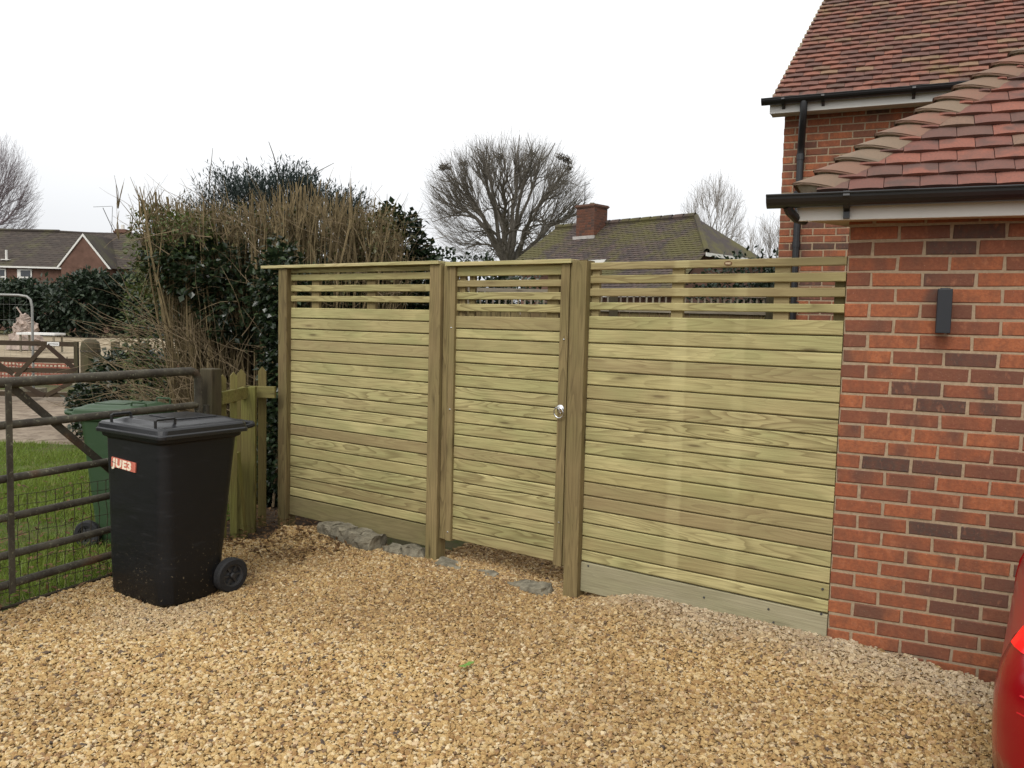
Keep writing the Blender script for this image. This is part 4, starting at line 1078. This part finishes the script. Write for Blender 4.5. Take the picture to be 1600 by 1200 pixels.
bare_tree('bare_tree', 'hazy bare tree cut by the left edge above the far house', (-53.2, 82, 0), 20.5, 13, 5.5, 'far_bark_haze', 15, [(120, .4, .92, .3, 5, 5, .2), (560, .5, .97, .2, 4, 4, .08), (1900, .6, 1.0, .14, 3, 3, .035), (3600, .75, 1.0, .09, 3, 3, .02)], .5, 'bare winter trees', 0, .62, twr=.010, sd_=21)

# ------------------------------------------------------------------ bungalow behind the fence
BR = Vector((4.81, 22.5, 0)); BA = math.atan2(-.703, .711)
t = thing('bungalow', 'low house with mossy half hipped tile roof and brick chimney behind the fence', 'building', BR, BA)
b = MB(); pt = math.atan2(2.15, 2.95); zt = lambda y: 4.55 + y * math.tan(pt)
def bt(xf0, xf1, ya, yb):
    L_ = (yb - ya) / math.cos(pt); tiles(b, xf0, xf1, ya, zt(ya), pt, int(L_ / .105) + 1, .105, .17, .015, .14, .004, .005)
yd = lambda ya, d: ya + d * math.cos(pt)
bt(lambda d: -1.7, lambda d: 1.3 * min(1, (-(yd(-2.95, d)) / 1.5)) if yd(-2.95, d) > -1.5 else 1.3, -2.95, 0)
bt(lambda d: -5.0 - .32 * (-yd(-1.6, d) / 1.6), lambda d: -1.7, -1.6, 0)
rf = b.build('roof', M['old_tile'], t)
b = MB()
b.add([(0, 0, 4.54), (1.3, -1.5, 3.45), (1.3, 1.5, 3.45)], [(0, 1, 2)])
b.add([(0, 0, 4.53), (-5, 0, 4.53), (-5.3, 2.95, 2.39), (1.3, 2.95, 2.39), (1.3, 1.5, 3.44)], [(0, 1, 2, 3, 4)])
b.add([(-5, 0, 4.53), (-5.32, -1.6, 3.37), (-5.32, 1.6, 3.37)], [(0, 1, 2)])
b.build('hip_slope', M['old_tile'], rf)
b = MB()
b.tube([(0, 0, 4.57), (1.3, -1.5, 3.48)], .075, 8); b.tube([(-5, 0, 4.58), (0, 0, 4.58)], .07, 8)
for k in range(14): b.rnd(); b.tube([(-5 + k * .36, 0, 4.59), (-5 + k * .36 + .3, 0, 4.595)], .085, 8)
b.build('ridge_tiles', M['old_tile'], rf)
b = MB(); b.box(-5.2, 1.15, -1.3, 2.6, 0, 3.36); b.box(-1.68, 1.15, -2.7, -1.31, 0, 2.35)
b.add([(1.151, -2.7, 2.3), (1.151, -1.4, 3.42), (1.151, 1.5, 3.42), (1.151, 2.7, 2.3)], [(0, 1, 2, 3)]); b.build('wall', M['brick_far'], t)
b = MB(); b.box(1.30, 1.33, -1.55, 1.55, 3.36, 3.45); b.box(-5.3, -1.7, -1.67, -1.64, 3.30, 3.38); b.box(-1.7, 1.3, -3.0, -2.97, 2.32, 2.39); b.build('fascia', M['white'], t)
b = MB(); b.box(-2.75, -1.95, -1.34, -1.305, 2.1, 3.1); wn = b.build('window', M['white'], t)
b = MB(); b.box(-2.70, -2.38, -1.347, -1.341, 2.15, 3.05); b.box(-2.32, -2.0, -1.347, -1.341, 2.15, 3.05); b.build('pane', M['glass'], wn)
t3 = bpy.data.objects.new('chimney', None); C.objects.link(t3); t3.parent = t; t3.location = (-3.35, -.3, 3.9)
bb, mo = MB(), MB()
for (ox, oy, rz, L_) in ((-.34, -.3, 0, .68), (.34, -.3, math.pi / 2, .6), (-.34, .3, -math.pi / 2, .6)):
    b1, m1 = MB(), MB(); bricks(b1, m1, L_, 0, 15)
    Mx = Matrix.Translation((ox, oy, 0)) @ Matrix.Rotation(rz, 4, 'Z')
    for src, dst in ((b1, bb), (m1, mo)):
        off = len(dst.v); dst.v += [tuple(Mx @ Vector(p)) for p in src.v]; dst.c += src.c; dst.f += [tuple(i + off for i in f) for f in src.f]
mo.box(-.36, .36, -.32, .32, 1.10, 1.19); mo.box(-.38, .38, -.34, .34, 1.13, 1.165)
sk_ = bb.build('stack', M['brick_old'], t3); mo.build('mortar', M['brick_far'], sk_)
b = MB(); b.box(-.4, .4, -.37, -.32, -.0, .28); b.build('lead_flashing', plain('lead', (.33, .31, .29), .6, .4), t3)
b = MB(); b.revolve([(.08, 1.191), (.07, 1.27), (0, 1.27)], 12); b.build('pot', M['stone'], t3)
b = MB(); b.tube([(-.30, 0, 1.2), (-.30, 0, 1.9)], .012, 5); b.tube([(-.5, 0, 1.78), (-.1, 0, 1.84)], .008, 4); b.build('aerial', M['ink'], t3)

# garden fence behind
t = thing('garden_fence', 'brown board fence with trellis top seen through the slats behind the gate', 'fence', (1.9, 9.9, 0), R(-3))
b = MB()
for k in range(52):
    b.rnd(); x = -3.0 + k * .118; b.box(x, x + .112, 0, .018, 0, 1.80)
b.build('boards', M['post'], t)
b = MB()
for z in (1.80, 2.0): b.rnd(); b.box(-3, 3.1, -.03, .03, z, z + .045)
for k in range(80): b.rnd(); b.box(-3 + k * .076, -3 + k * .076 + .02, -.008, .008, 1.845, 2.0)
b.build('trellis', M['grey_wood'], t)
for k in range(4):
    b = MB(); b.rnd(); b.box(-2.6 + k * 1.83, -2.5 + k * 1.83, -.06, .04, 0, 2.07); b.build('post', M['old_post'], t)

# ------------------------------------------------------------------ far left: house, site, field gate
t = thing('far_house', 'long brown roofed brick house with white edged gable beyond the field', 'building', (-38, 66, 0), 0)
b = MB(); b.box(-18, 7.5, .3, 8, 0, 5.05); b.build('wall', M['brick_far'], t)
b = MB(); pf = math.atan2(3.1, 4.0)
tiles(b, lambda d: -18, lambda d: 7.7, 0, 5.05, pf, 17, .3, .6, .04, .4, .01, .02)
rf = b.build('roof', M['far_tile'], t)
b = MB(); b.add([(-18, 4, 8.14), (7.7, 4, 8.14), (7.7, 8, 5.0), (-18, 8, 5.0)], [(0, 1, 2, 3)])
b.tube([(-18, 4, 8.18), (0, 4, 8.25), (.1, 4, 8.18), (7.7, 4, 7.95)], .13, 6); b.build('roof_back', M['far_tile'], rf)
b = MB(); b.prism([(2.75, -1.2, 5.0), (6.6, -1.2, 5.0), (4.65, -1.2, 7.45)], (0, 4, 0)); b.box(2.9, 6.45, -1.19, 1, 0, 5.0); gb = b.build('gable', M['brick_far'], t)
b = MB()
for xa, xb in ((2.55, 4.65), (6.8, 4.65)):
    b.prism([(xa, -1.3, 4.95), (xb, -1.3, 7.62), (xb, -1.3, 7.42), (xa + (.17 if xa < 4 else -.17), -1.3, 4.95)], (0, .09, 0))
b.build('bargeboard', M['white'], gb)
b = MB(); b.add([(2.5, -1.25, 5.0), (4.65, -1.25, 7.66), (4.65, 4, 7.66), (2.5, 4, 5.0)], [(0, 1, 2, 3)]); b.add([(6.85, -1.25, 5.0), (4.65, -1.25, 7.66), (4.65, 4, 7.66), (6.85, 4, 5.0)], [(0, 1, 2, 3)]); b.build('gable_roof', M['far_tile'], gb)
b = MB(); b.box(-18, 2.6, -.06, .0, 4.93, 5.06); b.build('gutter', M['white'], t)
for xx in (-3.4, -1.35, -6.5):
    b = MB(); b.box(xx, xx + 1.15, .22, .29, 3.55, 4.85); wn = b.build('window', M['white'], t)
    b = MB(); b.box(xx + .28, xx + 1.05, .205, .219, 3.65, 4.15); b.box(xx + .28, xx + 1.05, .205, .219, 4.28, 4.75); b.build('pane', M['glass'], wn)
b = MB(); b.box(4.6, 5.5, 4, 5, 6.5, 8.55); b.box(4.5, 5.6, 3.9, 5.1, 8.25, 8.4); ch = b.build('chimney', M['brick_far'], t)
b = MB(); b.revolve([(.16, 8.55), (.13, 8.95), (0, 8.95)], 10, Matrix.Translation((5.05, 4.5, 0))); b.build('pot', M['white'], ch)
b = MB(); b.tube([(4.55, 4.3, 8.0), (3.5, 4.3, 10.3)], .03, 5); b.tube([(2.7, 4.3, 10.35), (4.3, 4.3, 10.45)], .02, 4); b.tube([(4.2, 4.3, 8.2), (4.3, 4.3, 10.4)], .02, 4); b.build('aerial', M['ink'], ch)
b = MB(); b.tube([(-2.4, .6, 5.3), (-2.4, .6, 6.35)], .09, 6); b.box(-2.75, -2.1, .4, .9, 5.55, 5.62); b.build('roof_vent', M['white'], rf)

t = thing('rubble_heap', 'pale pinkish heap of demolition rubble on the building site', 'rubble', (-20.5, 35, 0), 0)
b = MB()
for k in range(150):
    h = U(0, 1.25); r = (1.3 - h) * .42 + .08; a = U(0, 6.28); s_ = U(.1, .26); q = U(.3, 1) * r
    b.rnd(); b.box(-s_, s_, -s_ * .7, s_ * .7, -s_ * .6, s_ * .6, Matrix.Translation((math.cos(a) * q, math.sin(a) * q, h)) @ Euler((U(0, 3), U(0, 3), U(0, 3))).to_matrix().to_4x4())
b.tube([(.1, 0, 1.1), (-.35, 0, 1.75)], .03, 5); b.build('debris', M['rubble'], t)
b = MB(); b.revolve([(.75, 0), (.6, .4), (.3, .95), (.05, 1.2), (0, 1.22)], 10); b.build('core', M['rubble'], t)
t = thing('site_table', 'pale workbench with thin legs beside the rubble heap', 'table', (-18.7, 33, 0), 0)
b = MB(); b.box(-.75, .75, -.4, .4, .68, .76); b.build('top', M['plate'], t)
for xx in (-.65, .65):
    for yy in (-.3, .3): b = MB(); b.box(xx - .03, xx + .03, yy - .03, yy + .03, 0, .68); b.build('leg', M['grey_wood'], t)
b = MB()
gr_ = 26; vs = []
for i in range(gr_):
    for j in range(7):
        x = -14 + i * 1.1; y = 40 + j * 1.1
        z = .42 * math.sin(math.pi * j / 6) * (1 + .3 * mnoise.noise(Vector((x * .3, y * .4, 0)))) * (sm(0, 3, i) * sm(25, 22, i)) - .06
        vs.append((x - 10, y, z))
b.add(vs, [(i * 7 + j, (i + 1) * 7 + j, (i + 1) * 7 + j + 1, i * 7 + j + 1) for i in range(gr_ - 1) for j in range(6)])
struct(b.build('earth_bank', M['sand'], smooth=True))
b = MB(); vs = []
for i in range(40):
    for j in range(6):
        x = -32 + i * .75; y = 19.3 + j * .55
        z = .32 * math.sin(math.pi * j / 5) * (1 + .8 * mnoise.noise(Vector((x * .7, y * .9, 3)))) - .06
        vs.append((x, y, z))
b.add(vs, [(i * 6 + j, (i + 1) * 6 + j, (i + 1) * 6 + j + 1, i * 6 + j + 1) for i in range(39) for j in range(5)])
struct(b.build('spoil_bank', M['track'], smooth=True))

# orange netting runs
for (xa, xb, za, zb, l) in ((-16.5, -9.7, .0, .5, 'orange plastic barrier netting behind the timber field gate'), (-9.0, -7.0, .12, .6, 'orange plastic barrier netting right of the ivy bush')):
    t = thing('barrier_netting', l, 'netting', (xa, 18.6, 0), 0, 'orange barrier netting')
    b = MB(); L_ = xb - xa; n_ = int(L_ / .085)
    sag = lambda x: -.05 * abs(math.sin(x * 1.3))
    for k in range(n_):
        x = k * .085; b.rnd(); b.box(x, x + .03, -.004 + .03 * math.sin(x * 3), .004 + .03 * math.sin(x * 3), za, zb + sag(x))
    for z in np.linspace(za, zb, 7):
        for k in range(int(L_ / .3)):
            x = k * .3; zz = z + sag(x) * (z - za) / (zb - za); b.box(x, x + .3, -.003 + .03 * math.sin(x * 3), .005 + .03 * math.sin(x * 3), zz - .018, zz + .018)
    b.build('net', M['orange'], t)
    for x in (.4, L_ - .3): b = MB(); b.tube([(x, .05, 0), (x, .05, zb + .12)], .012, 6); b.build('pin', M['steel'], t)

# timber field gate in the distance
t = thing('timber_field_gate', 'brown five bar timber field gate beyond the lawn with a small white plate', 'gate', (-8.1, 15.5, 0), R(1))
b = MB()
for z in (1.03, .72, .53, .33, .08):
    b.rnd(); b.box(-3.3, 0, -.015, .015, z - .045, z + .045)
b.build('bars', M['old_wood'], t)
for (xa, za, xb, zb) in ((-.56, 1.0, -.03, .55), (-.6, 1.0, -1.15, .40), (-.05, .36, -.6, .06), (-1.25, .36, -.62, .06), (-1.2, .45, -1.95, .98)):
    d = Vector((xb - xa, 0, zb - za)).normalized(); pn = Vector((-d.z, 0, d.x)) * .04
    b = MB(); b.rnd(); b.prism([(xa + pn.x, -.034, za + pn.z), (xb + pn.x, -.034, zb + pn.z), (xb - pn.x, -.034, zb - pn.z), (xa - pn.x, -.034, za - pn.z)], (0, .018, 0)); b.build('brace', M['old_wood'], t)
b = MB(); b.rnd(); b.box(-.07, 0, -.03, .03, .02, 1.08); b.build('stile', M['old_post'], t)
b = MB(); b.box(-.56, -.34, -.024, -.016, .995, 1.065); pl_ = b.build('plate', M['plate'], t)
b = MB()
for k in range(9): b.box(-.54 + k * .021, -.527 + k * .021, -.026, -.0245, 1.022, 1.038)
b.build('plate_marks', M['ink'], pl_)
t = thing('gate_post', 'fat round topped timber post at the far field gate', 'gate post', (-7.87, 15.5, 0), 0)
b = MB(); b.rnd(); b.revolve([(.175, -.05), (.17, .98), (.15, 1.08), (.09, 1.13), (0, 1.145)], 14); b.build('shaft', M['old_post'], t)
b = MB(); b.revolve([(.178, .9), (.178, .93)], 14); b.build('band', M['steel'], t)
t = thing('rail_fence', 'low timber rail fence with square post running right from the far gate post', 'fence', (-7.5, 15.6, 0), R(1))
b = MB(); b.rnd(); b.box(0, 3.6, -.02, .02, .78, .90); b.rnd(); b.box(0, 3.6, -.02, .02, .38, .48); b.build('rail', M['old_wood'], t)
for xx in (.0, 1.6, 3.2): b = MB(); b.rnd(); b.box(xx, xx + .14, -.09, -.021, 0, 1.1 if xx == 0 else .95); b.build('post', M['old_post'], t)
t = thing('rail_stub', 'silvered timber fence stub with two short rails beside the ivy bush', 'fence', (-6.02, 11.5, 0), R(-8))
b = MB(); b.rnd(); b.box(.03, .17, -.06, .06, -.05, .72); b.build('post', M['old_post'], t)
for z in (.65, .36): b = MB(); b.rnd(); b.box(-.02, .62, -.085, -.061, z - .05, z + .05); b.build('rail', M['grey_wood'], t)
b = MB(); b.rnd(); b.prism([(.22, -.06, .60), (.29, -.06, .60), (.5, -.06, .33), (.43, -.06, .33)], (0, .025, 0)); b.build('brace', M['grey_wood'], t)
t = thing('temporary_fence', 'pale galvanised temporary fence panel with rounded corner at the left edge', 'fence', (-9.35, 16.2, 0), R(2))
b = MB(); b.tube([(-3.3, 0, 1.93), (-.25, 0, 1.93), (-.10, 0, 1.91), (-.03, 0, 1.85), (0, 0, 1.72), (0, 0, 1.0), (0, 0, .05)], .024, 8); b.build('frame', M['hoarding'], t, smooth=True)
b = MB()
for z in (.3, .7, 1.1, 1.45, 1.75): b.tube([(-3.3, 0, z), (0, 0, z)], .0022, 4)
for k in range(30): b.tube([(-.1 - k * .11, 0, .1), (-.1 - k * .11, 0, 1.9)], .0012, 3)
b.build('mesh_infill', M['hoarding'], t)
b = MB(); b.box(-.25, .2, -.12, .12, 0, .13); b.build('foot', M['stone'], t)

# ------------------------------------------------------------------ red car at the right edge
def car_paint():
    N = NT('red_paint'); co = N.obj()
    N.done((.26, .006, .012), .28, .5)
    N.b.inputs['Coat Weight'].default_value = .35; N.b.inputs['Coat Roughness'].default_value = .12
    return N.m
M['red'] = car_paint()
def lens_mat(name, col, em):
    N = NT(name); N.done(col, .18, .35)
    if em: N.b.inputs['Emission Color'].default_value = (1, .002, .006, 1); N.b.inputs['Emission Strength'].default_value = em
    return N.m
M['lens'] = lens_mat('tail_lens', (.22, .003, .006), 0); M['rib_highlight'] = lens_mat('tail_rib_highlight', (.55, .012, .02), 0); M['lamp'] = lens_mat('tail_lamp_glow', (.25, .002, .004), .8)
CO = Vector((1.238, 2.055, 0))
CA = math.atan2(-.55, .835)
t = thing('parked_car', 'red car parked at the right edge with its tail lamp showing', 'car', CO, CA)
LN, WDT = 4.1, 1.74
# height, rear x, front x, side inset, corner radius
PR = [(.20, .12, 3.9, .08, .20), (.30, .06, 4.0, .03, .22), (.42, .015, 4.08, .006, .24), (.56, .002, 4.1, .0, .25), (.70, .003, 4.06, .0, .25), (.78, .022, 4.0, .012, .25), (.85, .06, 3.85, .04, .25), (.91, .165, 3.5, .135, .26),
(.97, .28, 3.3, .23, .27), (1.04, .33, 3.05, .27, .28), (1.14, .39, 2.80, .30, .28), (1.30, .45, 2.45, .32, .30), (1.42, .55, 2.10, .36, .32), (1.48, .70, 1.85, .42, .32), (1.495, .85, 1.6, .5, .3)]
def prof(z):
    for a_, c_ in zip(PR[:-1], PR[1:]):
        if a_[0] <= z <= c_[0]:
            u = (z - a_[0]) / (c_[0] - a_[0]); return [p + (q - p) * u for p, q in zip(a_, c_)]
    return list(PR[-1])
def outline(z, off=0):
    _, xr, xf, ins, r = prof(z)
    return rr_(xr - off, xf + off, ins - off, WDT - ins + off, r, z, 12)
b = MB(); zz_ = [.20 + k * (1.495 - .20) / 44 for k in range(45)]
b.loft([outline(z) for z in zz_]); b.build('body', M['red'], t, smooth=True)
def corner_pt(k, z, off, far):
    """k in 0..1 round the rear corner from the side to the rear face, below 0 along the side"""
    _, xr, xf, ins, r = prof(z)
    if k >= 0: x = xr + r - (r + off) * math.sin(k * math.pi / 2); y = ins + r - (r + off) * math.cos(k * math.pi / 2)
    else: x = xr + r - k * .4; y = ins - off
    return (x, WDT - y if far else y, z)
def patch(b, k0, k1, zf0, zf1, off, far, nk=14, nz=6):
    grid = []
    for i in range(nk + 1):
        k = k0 + (k1 - k0) * i / nk
        grid.append([corner_pt(k, zf0(k) + (zf1(k) - zf0(k)) * j / nz, off, far) for j in range(nz + 1)])
    ring = []
    for row in grid: b.add(row, [])
    o = len(b.v) - (nk + 1) * (nz + 1); w = nz + 1
    b.f += [(o + i * w + j, o + i * w + j + 1, o + (i + 1) * w + j + 1, o + (i + 1) * w + j) for i in range(nk) for j in range(nz)]
    ed_ = [(i, 0) for i in range(nk + 1)] + [(nk, j) for j in range(1, nz + 1)] + [(i, nz) for i in range(nk - 1, -1, -1)] + [(0, j) for j in range(nz - 1, 0, -1)]
    skirt = [corner_pt(k0 + (k1 - k0) * i / nk, grid[i][j][2], -.004, far) for i, j in ed_]
    o2 = len(b.v); b.add(skirt, []); n_ = len(ed_)
    b.f += [(o + ed_[q][0] * w + ed_[q][1], o + ed_[(q + 1) % n_][0] * w + ed_[(q + 1) % n_][1], o2 + (q + 1) % n_, o2 + q) for q in range(n_)]
for far in (False, True):
    b = MB(); patch(b, -.55, .99, lambda k: .46 + .25 * max(0, -k), lambda k: .885 + .02 * max(0, -k), .007, far); tl = b.build('tail_light', M['lens'], t, smooth=True)
    b = MB(); patch(b, -.5, .90, lambda k: .815 - .01 * k, lambda k: .862 - .012 * k, .011, far, 14, 2); b.build('lamp_strip', M['lamp'], tl)
    for z0 in (.775, .725, .68):  # reflective highlights on the lens ribs, painted as thin brighter red lines
        b = MB(); patch(b, -.35, .55, lambda k: z0 - .02 * k, lambda k: z0 + .003 - .02 * k, .0085, far, 8, 1); b.build('lamp_rib_highlight', M['rib_highlight'], tl)
for xx in (.78, 3.3):
    for yy, sg in ((.09, 1), (WDT - .09, -1)):
        Mx = Matrix.Translation((xx, yy, .31)) @ Matrix.Rotation(R(90) * sg, 4, 'X')
        w = bpy.data.objects.new('wheel', None); C.objects.link(w); w.parent = t
        b = MB(); b.revolve([(.2, -.09), (.29, -.09), (.31, -.07), (.31, .08), (.29, .1), (.2, .1)], 32, Mx); b.build('tyre', M['rubber'], w)
        b = MB(); b.revolve([(0, .06), (.05, .08), (.18, .08), (.2, .1), (.2, -.05), (0, -.05)], 20, Mx); b.build('rim', M['hoarding'], w)
for far in (False, True):
    b = MB()
    def sp(x, z): 
        y = prof(z)[3] - .004; return (x, WDT - y if far else y, z)
    b.add([sp(.75 + .12 * j, .99 + .10 * j) for j in range(4)] + [sp(2.35 - .10 * j, .99 + .10 * j) for j in range(3, -1, -1)], [(0, 1, 6, 7), (1, 2, 5, 6), (2, 3, 4, 5)]); b.build('side_window', M['glass'], t)
b = MB(); b.add([(prof(z)[1] - .004, y, z) for z in (1.04, 1.14, 1.3, 1.4) for y in (.42, WDT - .42)], [(0, 1, 3, 2), (2, 3, 5, 4), (4, 5, 7, 6)]); b.build('rear_window', M['glass'], t)
b = MB(); b.box(.0, .10, .35, WDT - .35, .30, .38); b.build('bumper_trim', M['black_pvc'], t)

# a single green leaf on the gravel
b = MB(); b.col = (.9, .2, .5, 1)
for k in range(4): b.leaf(Vector((.012 * k, .004 * k, .022)), Vector((1, .5 * (k - 1.5), .15)), Vector((0, 0, 1)), .05, .03)
o = b.build('fallen_leaf', foliage('fresh_leaf', (.13, .26, .05), (.16, .30, .06), (.16, .30, .06))); o.location = (-.22, 3.83, gh(-.22, 3.83)); tag(o, 'small fresh green leaf lying alone on the gravel', 'leaf')
